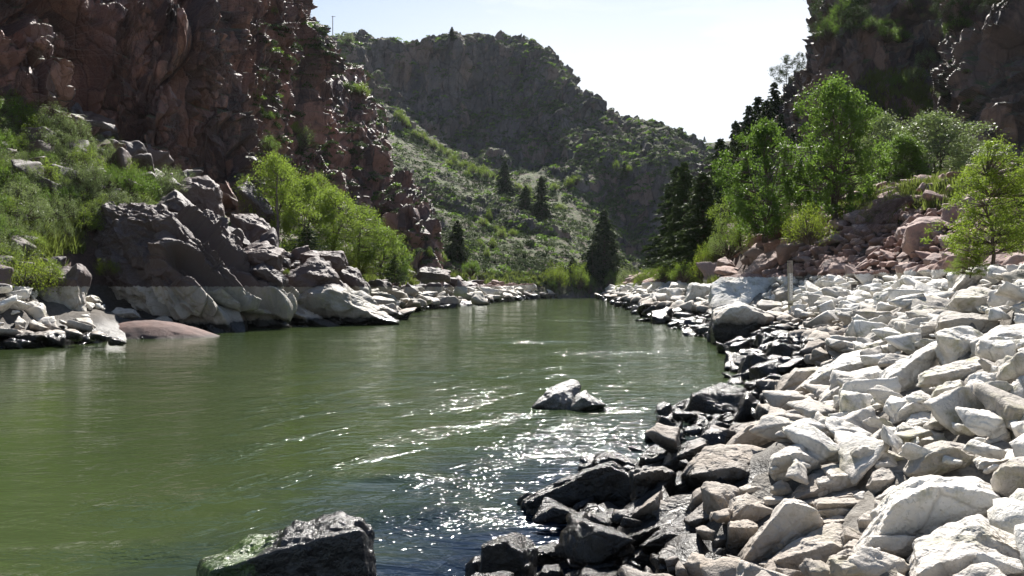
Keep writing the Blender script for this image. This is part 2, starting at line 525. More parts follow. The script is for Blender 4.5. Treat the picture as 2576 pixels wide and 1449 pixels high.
def d_spur(P):
    d = crag(P, 6.0, 31, (.8, .8, 1.6), .55, .8, .1, .2) * .30 - .8
    d += crag(P, 2.6, 32, (.7, .8, 1.9), .55, .8, .18, .2, 40) * .36
    d += crag(P, 1.1, 33, (1, 1, 1.5), .4, .8, .15, .25) * .3 + ledges(P, 2.2, .6, 471, 1.8, .4)
    return d, None
spur = [
    [(640, 560, 74), (660, 470, 78), (660, 330, 92), (670, 220, 104), (680, 90, 116), (690, 0, 124)],
    [(720, 560, 78), (740, 470, 82), (740, 350, 96), (745, 230, 106), (750, 120, 118), (755, 30, 126)],
    [(800, 580, 82), (800, 470, 90), (800, 370, 99), (800, 250, 108), (795, 150, 118), (790, 58, 128)],
    [(850, 610, 86), (860, 500, 96), (860, 380, 103), (860, 290, 110), (855, 200, 120), (850, 125, 132)],
    [(900, 640, 90), (910, 520, 100), (915, 410, 105), (910, 320, 111), (905, 240, 121), (900, 165, 136)],
    [(950, 640, 95), (948, 540, 104), (950, 470, 106), (948, 380, 110), (945, 320, 120), (938, 245, 138)],
    [(975, 640, 104), (962, 560, 109), (972, 480, 110), (970, 410, 113), (968, 355, 122), (950, 280, 140)],
    [(985, 640, 125), (965, 560, 132), (970, 490, 136), (968, 420, 140), (960, 370, 145), (945, 300, 156)],
]
spur = [c + [(c[-1][0] - 4, c[-1][1] + 14, c[-1][2] + 9), (c[-1][0] - 10, c[-1][1] + 90, c[-1][2] + 16)] for c in spur]
make_sheet("crag", spur, 280, 340, d_spur, MAT_CLIFF)
def d_crag(P):
    d = crag(P, 4.0, 36, (.8, .8, 1.4), .3, .9, .2) * .55
    d += crag(P, 1.6, 37, (.9, .9, 1.4), .4, 1.0, .3) * .55
    return d, None
crag2 = [
    [(955, 660, 97), (960, 560, 104), (965, 500, 112), (975, 470, 122)],
    [(1000, 660, 95), (1000, 560, 99), (1005, 500, 104), (1000, 462, 114)],
    [(1050, 680, 95), (1045, 600, 98), (1050, 540, 101), (1045, 490, 112)],
    [(1085, 690, 97), (1072, 630, 100), (1075, 570, 103), (1068, 520, 113)],
    [(1095, 700, 112), (1078, 640, 116), (1078, 590, 119), (1070, 540, 125)],
]
crag2 = [c + [(c[-1][0], c[-1][1] + 30, c[-1][2] + 8)] for c in crag2]
make_sheet("crag", crag2, 120, 140, d_crag, MAT_CLIFF)

def d_hill(P):
    s = np.clip(P[:, 1] / 300.0, .4, 1.2)
    d = fbm(P * .018, 3, 41) * 7 * s
    steep = np.clip((P[:, 1] - 270) / 40, 0, 1)
    steep = np.maximum(steep, .8 * np.clip((P[:, 0] - 22) / 14, 0, 1) * np.clip((P[:, 1] - 195) / 30, 0, 1))
    out = np.clip((fbm(P * .045, 3, 46) - .28) / .2, 0, 1) * (1 - steep)
    d += out * 2.2
    d += crag(P, 24.0, 42, (.7, 1, 2.2), .1, .8, .08, .2, 50) * .16 * (.05 + steep) - 2.0 * steep
    d += crag(P, 9.0, 43, (.6, .8, 2.6), .12, .8, .2, .2, 45) * .24 * (.08 + steep + .5 * out)
    d += crag(P, 4.2, 44, (.6, .8, 2.2), .2, .85, .2, .2, 36) * .27 * (.10 + .8 * steep + .8 * out)
    d += crag(P, 1.8, 45, (1, 1, 1.2), .2, .8, .1) * .22 * (.35 + .6 * steep + .6 * out)
    return d, None
hill = [
    [(560, 700, 118), (560, 640, 135), (560, 500, 160), (560, 330, 215), (560, 250, 290), (560, 190, 330), (560, 110, 360), (560, 140, 460)],
    [(760, 720, 120), (760, 640, 138), (760, 470, 165), (760, 300, 220), (760, 240, 290), (760, 180, 325), (760, 110, 350), (760, 140, 450)],
    [(880, 742, 122), (890, 650, 138), (880, 470, 168), (885, 320, 235), (880, 240, 290), (880, 170, 320), (872, 108, 345), (872, 150, 450)],
    [(1000, 745, 124), (1000, 630, 145), (990, 450, 190), (985, 300, 280), (990, 215, 330), (990, 150, 342), (985, 96, 356), (985, 150, 450)],
    [(1100, 745, 130), (1100, 630, 152), (1100, 480, 205), (1100, 362, 290), (1100, 250, 338), (1110, 160, 348), (1110, 92, 365), (1110, 150, 460)],
    [(1200, 747, 140), (1200, 645, 168), (1200, 520, 220), (1200, 388, 305), (1200, 260, 340), (1200, 160, 352), (1205, 98, 372), (1205, 160, 465)],
    [(1300, 747, 150), (1300, 655, 178), (1300, 540, 230), (1300, 400, 310), (1300, 270, 338), (1300, 170, 350), (1305, 122, 372), (1310, 170, 460)],
    [(1390, 748, 158), (1390, 662, 185), (1390, 545, 236), (1385, 405, 305), (1380, 290, 328), (1385, 195, 342), (1398, 146, 362), (1410, 200, 450)],
    [(1470, 748, 166), (1470, 672, 195), (1460, 545, 240), (1450, 430, 280), (1440, 355, 298), (1445, 270, 322), (1450, 205, 345), (1465, 260, 430)],
    [(1550, 748, 172), (1550, 690, 200), (1545, 560, 242), (1545, 455, 262), (1545, 385, 275), (1540, 330, 300), (1535, 275, 328), (1545, 320, 410)],
    [(1630, 748, 178), (1640, 700, 205), (1630, 580, 240), (1630, 475, 252), (1635, 410, 262), (1640, 365, 285), (1640, 325, 315), (1645, 360, 400)],
    [(1710, 740, 182), (1720, 690, 205), (1710, 600, 232), (1710, 500, 242), (1715, 430, 252), (1720, 398, 272), (1720, 372, 300), (1725, 400, 390)],
    [(1860, 735, 186), (1870, 680, 205), (1860, 600, 228), (1860, 520, 240), (1860, 460, 250), (1865, 420, 268), (1870, 398, 295), (1875, 420, 380)],
]
make_sheet("hill", hill, 640, 480, d_hill, MAT_HILL)

ridge = [
    [(1600, 480, 380), (1600, 420, 400), (1600, 395, 430), (1600, 400, 520)],
    [(1700, 480, 380), (1700, 410, 400), (1700, 380, 430), (1700, 392, 520)],
    [(1760, 480, 380), (1760, 400, 400), (1760, 371, 430), (1760, 385, 520)],
    [(1850, 480, 380), (1850, 390, 400), (1850, 352, 430), (1850, 365, 520)],
    [(1990, 480, 380), (1990, 380, 400), (1990, 330, 430), (1990, 350, 520)],
    [(2200, 480, 380), (2200, 370, 400), (2200, 310, 430), (2200, 340, 520)],
]
make_sheet("ridge", ridge, 160, 60, lambda P: (crag(P, 6, 48) * .25 + fbm(P * .05, 3, 49) * 2, None), MAT_HILL)

def d_right(P):
    w = np.stack([fbm(P * .1 + k * 9, 2, 70 + k) for k in range(3)], 1) * 1.0
    Q = P + w
    d = crag(Q, 8.0, 51, (1, 1, 1.5), -.5, .8, .08, .2, 50) * .45
    d += crag(Q, 3.2, 52, (.8, .9, 1.7), -.3, .85, .16, .2, 40) * .45
    d += crag(Q, 1.3, 53, (1, 1, 1.3), -.2, .9, .2, .2, 32) * .40
    d += ledges(Q, 4.0, .8, 451, 3.0, -.5) + ledges(Q, 1.4, .35, 461, 1.4, -.4)
    d += fbm(P * 1.2, 3, 54) * .12 - 1.9
    return d, None
right = [
    [(1700, 660, 128), (1700, 560, 136), (1700, 500, 142), (1700, 460, 148), (1705, 440, 155), (1715, 450, 175)],
    [(1780, 650, 108), (1780, 540, 120), (1780, 470, 128), (1785, 420, 136), (1790, 385, 146), (1800, 400, 170)],
    [(1860, 630, 92), (1860, 520, 102), (1860, 440, 110), (1865, 380, 118), (1872, 335, 128), (1885, 340, 155)],
    [(1930, 610, 82), (1925, 480, 90), (1930, 380, 95), (1935, 300, 102), (1945, 238, 112), (1960, 240, 140)],
    [(2000, 590, 75), (1995, 450, 80), (2000, 320, 84), (2000, 230, 90), (2010, 165, 98), (2030, 150, 130)],
    [(2070, 575, 70), (2070, 420, 76), (2065, 250, 82), (2060, 130, 87), (2058, 60, 92), (2080, -60, 118)],
    [(2140, 560, 66), (2140, 400, 72), (2150, 200, 80), (2150, 70, 84), (2130, -60, 92), (2150, -260, 112)],
    [(2230, 540, 62), (2230, 370, 70), (2240, 230, 80), (2250, 90, 84), (2250, -90, 90), (2270, -330, 108)],
    [(2330, 520, 58), (2330, 340, 68), (2320, 190, 79), (2330, 80, 81), (2340, -110, 86), (2360, -380, 102)],
    [(2440, 500, 55), (2440, 340, 62), (2430, 220, 66), (2440, 60, 72), (2450, -150, 80), (2470, -430, 95)],
    [(2560, 480, 52), (2560, 330, 57), (2550, 190, 60), (2560, 20, 66), (2570, -200, 74), (2600, -480, 88)],
    [(2720, 470, 47), (2720, 300, 51), (2720, 150, 54), (2720, -40, 60), (2740, -280, 68), (2780, -560, 80)],
    [(3000, 450, 39), (3000, 260, 42), (3000, 80, 45), (3000, -140, 50), (3030, -400, 57), (3080, -700, 68)],
]
make_sheet("cliff", right, 520, 340, d_right, MAT_CLIFFR)
# ------------------------------------------------------------------ river
def build_river():
    nu, nv = 620, 900
    t = np.linspace(0, 1, nv)
    Y = -12 + 6.0 * (np.exp(t * math.log((230 + 12) / 6.0 + 1)) - 1)
    u = np.linspace(-.95, .62, nu)
    U, YG = np.meshgrid(u, Y)
    X = U * (YG + 20)
    P = np.stack([X.ravel(), YG.ravel(), np.zeros(X.size)], 1)
    y = P[:, 1]
    spd = rough_zone(P)
    lod = np.clip(1 - y / 60, 0, 1)
    A = np.array([1 / 1.6, 1 / .75, 1])
    z = vnoise(P * A * .9 + 3, 80) * .035 * spd
    z += fbm(P * A * 2.6, 3, 81) * .024 * spd * lod
    z += vnoise(P * A * 7.0, 84) * .009 * spd * np.clip(1 - y / 22, 0, 1)
    V = np.stack([X.ravel(), YG.ravel(), z], 1)
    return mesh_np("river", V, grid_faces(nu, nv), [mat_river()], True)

SPOTS = [(0.5, 10.9, 1.0, .45, 2.2), (1.9, 11.3, .55, .35, 2.4), (1.9, 14.4, .8, .4, 1.6), (0.1, 31.5, 1.5, .9, 1.0), (-.9, 7.6, 1.0, .5, 1.6),
         (-1.3, 9.2, 1.0, .28, 1.4), (-.25, 5.9, .35, .5, 1.6), (-2.9, 6.6, 1.3, .32, 1.2), (-3.5, 7.6, .9, .25, .9), (.75, 9.0, .35, .22, 1.4)]
def rough_zone(P):
    x, y = P[:, 0], P[:, 1]
    base = .35 + .35 * np.clip(vnoise(P * np.array([.12, .3, 1]) + 7, 90), -1, 1)
    base = np.clip(base, .12, 1.1)
    # calm eddy on the left side, livelier current towards the right
    side = np.clip((x + .28 * y + 2) / 5, 0, 1)
    base = base * (.35 + .65 * side) + .05
    for cx, cy, rx, ry, a in SPOTS:
        base = base + a * np.exp(-(((x - cx) / rx) ** 2 + ((y - cy) / ry) ** 2))
    return base

def mat_river():
    T = NT("river water")
    g = T.geo(); pos = g.outputs["Position"]
    sx = T.n("SeparateXYZ", i_Vector=pos)
    X, Yc = sx.outputs["X"], sx.outputs["Y"]
    # current lines run slantwise off the near right bank
    along = T.ma('ADD', T.ma('MULTIPLY', X, .53), T.ma('MULTIPLY', Yc, .85))
    across = T.ma('SUBTRACT', T.ma('MULTIPLY', X, .85), T.ma('MULTIPLY', Yc, .53))
    cv = T.n("CombineXYZ"); T.set(cv, "X", T.ma('MULTIPLY', along, .28)); T.set(cv, "Y", T.ma('MULTIPLY', across, .95))
    brk = T.mr(T.noise(3.4, 3, .6, T.vscale(pos, (.7, 1.2, 1))), .40, .60, .15, 1.0)
    s1 = T.ma('MULTIPLY', T.mr(T.noise(1.25, 4, .6, cv.outputs[0], .35), .50, .70), brk)
    s2 = T.mr(T.noise(1.0, 4, .6, T.vscale(pos, (.10, .30, 1)), .4), .52, .72)
    farw = T.mr(Yc, 14., 24.)
    streak = T.ma('ADD', T.ma('MULTIPLY', s1, T.ma('SUBTRACT', 1.0, farw)), T.ma('MULTIPLY', T.ma('MULTIPLY', T.ma('MULTIPLY', s2, brk), farw), .3))
    side = T.mr(T.ma('ADD', X, T.ma('MULTIPLY', Yc, .30)), -3.2, .8, .10, 1.0)
    streak = T.ma('MULTIPLY', streak, side)
    wake = 0.0
    for cx, cy, rx, ry, a_ in SPOTS:
        ex = T.ma('DIVIDE', T.ma('SUBTRACT', X, cx), rx); ey = T.ma('DIVIDE', T.ma('SUBTRACT', Yc, cy), ry)
        rr2 = T.ma('ADD', T.ma('MULTIPLY', ex, ex), T.ma('MULTIPLY', ey, ey))
        g_ = T.ma('MULTIPLY', T.mr(rr2, 1.3, .1), min(1.0, a_ * .5))
        wake = g_ if isinstance(wake, float) else T.ma('MAXIMUM', wake, g_)
    streak = T.ma('MAXIMUM', streak, wake)
    w1 = T.noise(2.2, 3, .55, T.vscale(pos, (.5, 1.35, 1)), 1.0)
    w2 = T.noise(9.0, 2, .6, T.vscale(pos, (.55, 1.3, 1)), .8)
    w3 = T.noise(22.0, 1, .5, T.vscale(pos, (.7, 1.2, 1)), .4)
    calm = T.ma('ADD', T.ma('MULTIPLY', w1, .40), T.ma('MULTIPLY', w2, .085))
    calm = T.ma('MULTIPLY', calm, T.mr(T.ma('ADD', X, T.ma('MULTIPLY', Yc, .30)), -4.0, 2.0, .22, .62))
    nearr = T.ma('MULTIPLY', T.mr(T.ma('SUBTRACT', X, T.ma('MULTIPLY', Yc, .40)), -5.2, -3.4), T.mr(Yc, 15., 10.))
    calm = T.ma('MULTIPLY', calm, T.ma('ADD', 1.0, T.ma('MULTIPLY', nearr, 1.3)))
    lively = T.ma('ADD', T.ma('ADD', T.ma('MULTIPLY', w1, .34), T.ma('MULTIPLY', w2, .38)), T.ma('MULTIPLY', w3, .19))
    h = T.ma('ADD', calm, T.ma('MULTIPLY', lively, streak))
    nr = T.bump(h, 1.0, .13)
    col = T.mix(T.mr(T.noise(.15, 3, .5, pos), .35, .65), (.031, .046, .016), (.040, .056, .021))
    # clear dark shallows along the near right shore, reflected sky blue painted into the colour
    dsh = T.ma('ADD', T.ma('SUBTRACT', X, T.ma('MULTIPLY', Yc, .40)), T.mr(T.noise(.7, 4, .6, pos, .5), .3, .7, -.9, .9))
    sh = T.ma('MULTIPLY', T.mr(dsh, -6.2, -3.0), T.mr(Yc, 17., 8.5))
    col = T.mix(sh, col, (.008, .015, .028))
    b = T.n("BsdfPrincipled")
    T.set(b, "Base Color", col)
    T.set(b, "Roughness", .075)
    T.set(b, "IOR", 1.333)
    T.set(b, "Normal", nr)
    return T.out(b.outputs["BSDF"])

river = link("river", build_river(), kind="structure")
# ------------------------------------------------------------------ picking points on the land
def bvh_of(grids):
    V, Fc, o = [], [], 0
    for G in grids:
        b, a = G.shape[:2]
        V.append(G.reshape(-1, 3)); Fc.append(grid_faces(a, b) + o); o += a * b
    return BVHTree.FromPolygons(np.concatenate(V).tolist(), np.concatenate(Fc).tolist())
BVH_G = bvh_of([GV[::2, ::2]])
BVH_A = bvh_of([GV[::2, ::2]] + SHEETS)
EYE = Vector((0, 0, H))
def hit(px, py, bvh=None):
    d = Vector(((px - 1288.0) / F, 1.0, -(py - HOR) / F)).normalized()
    r = (bvh or BVH_A).ray_cast(EYE, d)
    return r[0], r[1]
def gz_at(x, y):
    r = BVH_G.ray_cast(Vector((x, y, 60)), Vector((0, 0, -1)))
    return r[0].z if r[0] is not None else 0.0

# ------------------------------------------------------------------ rocks
import bmesh
_ICO = {}
def ico(sub):
    if sub not in _ICO:
        bm = bmesh.new()
        bmesh.ops.create_icosphere(bm, subdivisions=sub, radius=1.0)
        V = np.array([v.co[:] for v in bm.verts]); Fc = np.array([[v.index for v in f.verts] for f in bm.faces])
        bm.free()
        _ICO[sub] = (V, Fc)
    return _ICO[sub]

def hull_planes(pts):
    bm = bmesh.new()
    for p in pts: bm.verts.new(Vector(p))
    r = bmesh.ops.convex_hull(bm, input=bm.verts)
    bmesh.ops.delete(bm, geom=list({g for g in r["geom_interior"] + r["geom_unused"] if isinstance(g, bmesh.types.BMVert)}), context='VERTS')
    bm.normal_update()
    c = np.mean([v.co[:] for v in bm.verts], axis=0)
    N, D = [], []
    for f in bm.faces:
        n = np.array(f.normal[:]); d = float(n @ (np.array(f.calc_center_median()[:]) - c))
        if d < 0: n, d = -n, -d
        if f.calc_area() > 1e-8:
            N.append(n); D.append(max(d, 1e-4))
    ext = np.ptp(np.array([v.co[:] for v in bm.verts]), axis=0) / 2
    bm.free()
    return c, np.array(N), np.array(D), ext

def hull_rock(pts, sub, seed, rough=.05, p=80, chip=.10, grow=1.07):
    c, N, D, ext = hull_planes(pts)
    V, Fc = ico(sub)
    d = V * np.maximum(ext, ext.max() * .25)
    d /= np.linalg.norm(d, axis=1, keepdims=True)
    q = np.maximum(d @ N.T, 0) / D
    qm = q.max(1, keepdims=True)
    r = 1.0 / (qm[:, 0] * np.power(np.power(q / qm, p).sum(1), 1.0 / p))
    P = d * r[:, None] * grow
    s = float(np.sort(ext)[1])
    off = crag(P / s + seed * 7.7, .95, seed, (1, 1, 1), .4, .9, .06, .2, 22) * chip * 1.3
    if sub >= 4: off += crag(P / s + seed * 3.1, .4, seed + 3, (1, 1, 1), .8, 1.0, .1, .3, 22) * chip * 1.2
    off += fbm(P / s * 1.6 + seed, 3, seed + 5) * rough * .6
    if sub >= 5:
        off += crag(P / s + seed * 1.1, .16, seed + 9, (1, 1, 1.4), .8, 1.0, .1, .4, 18) * chip * 1.1
        off += fbm(P / s * 9 + seed, 3, seed + 6) * rough * .25
    P = P + d * (off * s)[:, None]
    return P + c, Fc

CROPS = {"A": (3296, 1604, .4831), "B": (2500, 1604, .4831), "C": (3296, 1000, .4831), "D": (2500, 1000, .4831),
         "E": (0, 700, .5303), "F": (1800, 1450, .5894), "G": (1000, 0, .8625), "Hh": (700, 1850, .3882), "S": (0, 0, 1.0)}
K = 2576 / 4096.0
def cp(crop, pts):
    ox, oy, s = CROPS[crop]
    return [((ox + x * s) * K, (oy + y * s) * K) for x, y in pts]

MASK = np.zeros((725, 1288), dtype=bool)          # half-size picture mask of the traced rocks
def poly_mask(poly):
    xs = [p[0] / 2 for p in poly]; ys = [p[1] / 2 for p in poly]
    x0, x1 = max(0, int(min(xs))), min(1287, int(max(xs)) + 1)
    y0, y1 = max(0, int(min(ys))), min(724, int(max(ys)) + 1)
    if x1 <= x0 or y1 <= y0: return
    gx, gy = np.meshgrid(np.arange(x0, x1), np.arange(y0, y1))
    ins = np.zeros(gx.shape, bool)
    n = len(xs)
    for i in range(n):
        j = (i - 1) % n
        if ys[i] != ys[j]:
            cond = ((ys[i] > gy) != (ys[j] > gy)) & (gx < (xs[j] - xs[i]) * (gy - ys[i]) / (ys[j] - ys[i]) + xs[i])
            ins ^= cond
    MASK[y0:y1, x0:x1] |= ins

def rock_points(out, ridge, Y0, dd):
    xs = [p[0] for p in out]; ys = [p[1] for p in out]
    w = (max(xs) - min(xs)) / F * Y0
    hh = (max(ys) - min(ys)) / F * Y0
    dep = dd * math.sqrt(w * min(hh * 1.6, w))
    top, bot = min(ys), max(ys)
    ptsW = []
    for x, y in out:
        t = (bot - y) / max(bot - top, 1)           # 0 bottom, 1 top
        Yp = Y0 + dep * (.12 + .78 * t ** .8)
        ptsW.append(P2W(x, y, Yp))
        if t < .45:
            ptsW.append(P2W(x, y, Yp) + np.array([0, .3 * dep, -.15 * hh]))
    for x, y in out:
        q = P2W(x, y, Y0 + dep)
        q[2] = P2W(x, bot, Y0 + dep * .6)[2]
        xm = P2W((min(xs) + max(xs)) / 2, y, Y0 + dep)[0]
        q[0] = xm + (q[0] - xm) * .8
        ptsW.append(q)
    if not ridge:
        cx = sum(xs) / len(xs)
        rr = random.Random(int(top * 7 + bot))
        a = top + (bot - top) * rr.uniform(.35, .5); b = top + (bot - top) * rr.uniform(.35, .55)
        ridge = [(cx + (min(xs) - cx) * .55, a), (cx + (max(xs) - cx) * .55, b)]
    for x, y in ridge:
        ptsW.append(P2W(x, y, Y0))
    return ptsW, w

def key_rock(crop, out, ridge, name, label, cat="rock", Y=None, dd=.8, sub=None, rough=.05, chip=.10, p=80, mat=None, mask=True, onland=True, seed=[100], group=None):
    seed[0] += 13
    out, ridge = cp(crop, out), cp(crop, ridge)
    xs = [q[0] for q in out]; ys = [q[1] for q in out]
    if Y is None:
        cx, cy = (min(xs) + max(xs)) / 2, max(ys) - .08 * (max(ys) - min(ys))
        h, _ = hit(cx, cy, BVH_G)
        Yw = F * H / max(cy - HOR, 4)
        Y = min(h.y if h is not None else 1e9, Yw)
    pts, w = rock_points(out, ridge, Y, dd)
    wpx = max(xs) - min(xs)
    if sub is None: sub = 6 if wpx > 170 else 5 if wpx > 70 else 4
    V, Fc = hull_rock(pts, sub, seed[0], rough, p, chip)
    o0 = V.mean(0); o0[2] = V[:, 2].min()
    me = mesh_np(name, V - o0, Fc, [mat or MAT_BANK], sub < 5)
    o = link(name, me)
    o.location = o0
    tag(o, label, cat, group)
    if mask: poly_mask(out)
    return o

def lumps(name, label, cat, specs, mat=None, rough=.05, chip=.12):
    """one boulder made of several fused masses; specs: (crop, outline, ridge, Y, dd)"""
    Vs, Fs, o = [], [], 0
    for i, (crop, out, ridge, Y, dd) in enumerate(specs):
        out, ridge = cp(crop, out), cp(crop, ridge)
        pts, w = rock_points(out, ridge, Y, dd)
        wpx = max(q[0] for q in out) - min(q[0] for q in out)
        V, Fc = hull_rock(pts, 6 if wpx > 180 else 5, 700 + i * 17 + int(Y), rough, 70, chip, 1.12)
        Vs.append(V); Fs.append(Fc + o); o += len(V)
        poly_mask(out)
    V = np.concatenate(Vs); o0 = V.mean(0); o0[2] = V[:, 2].min()
    ob = link(name, mesh_np(name, V - o0, np.concatenate(Fs), [mat or MAT_BANK], True))
    ob.location = o0
    return tag(ob, label, cat)

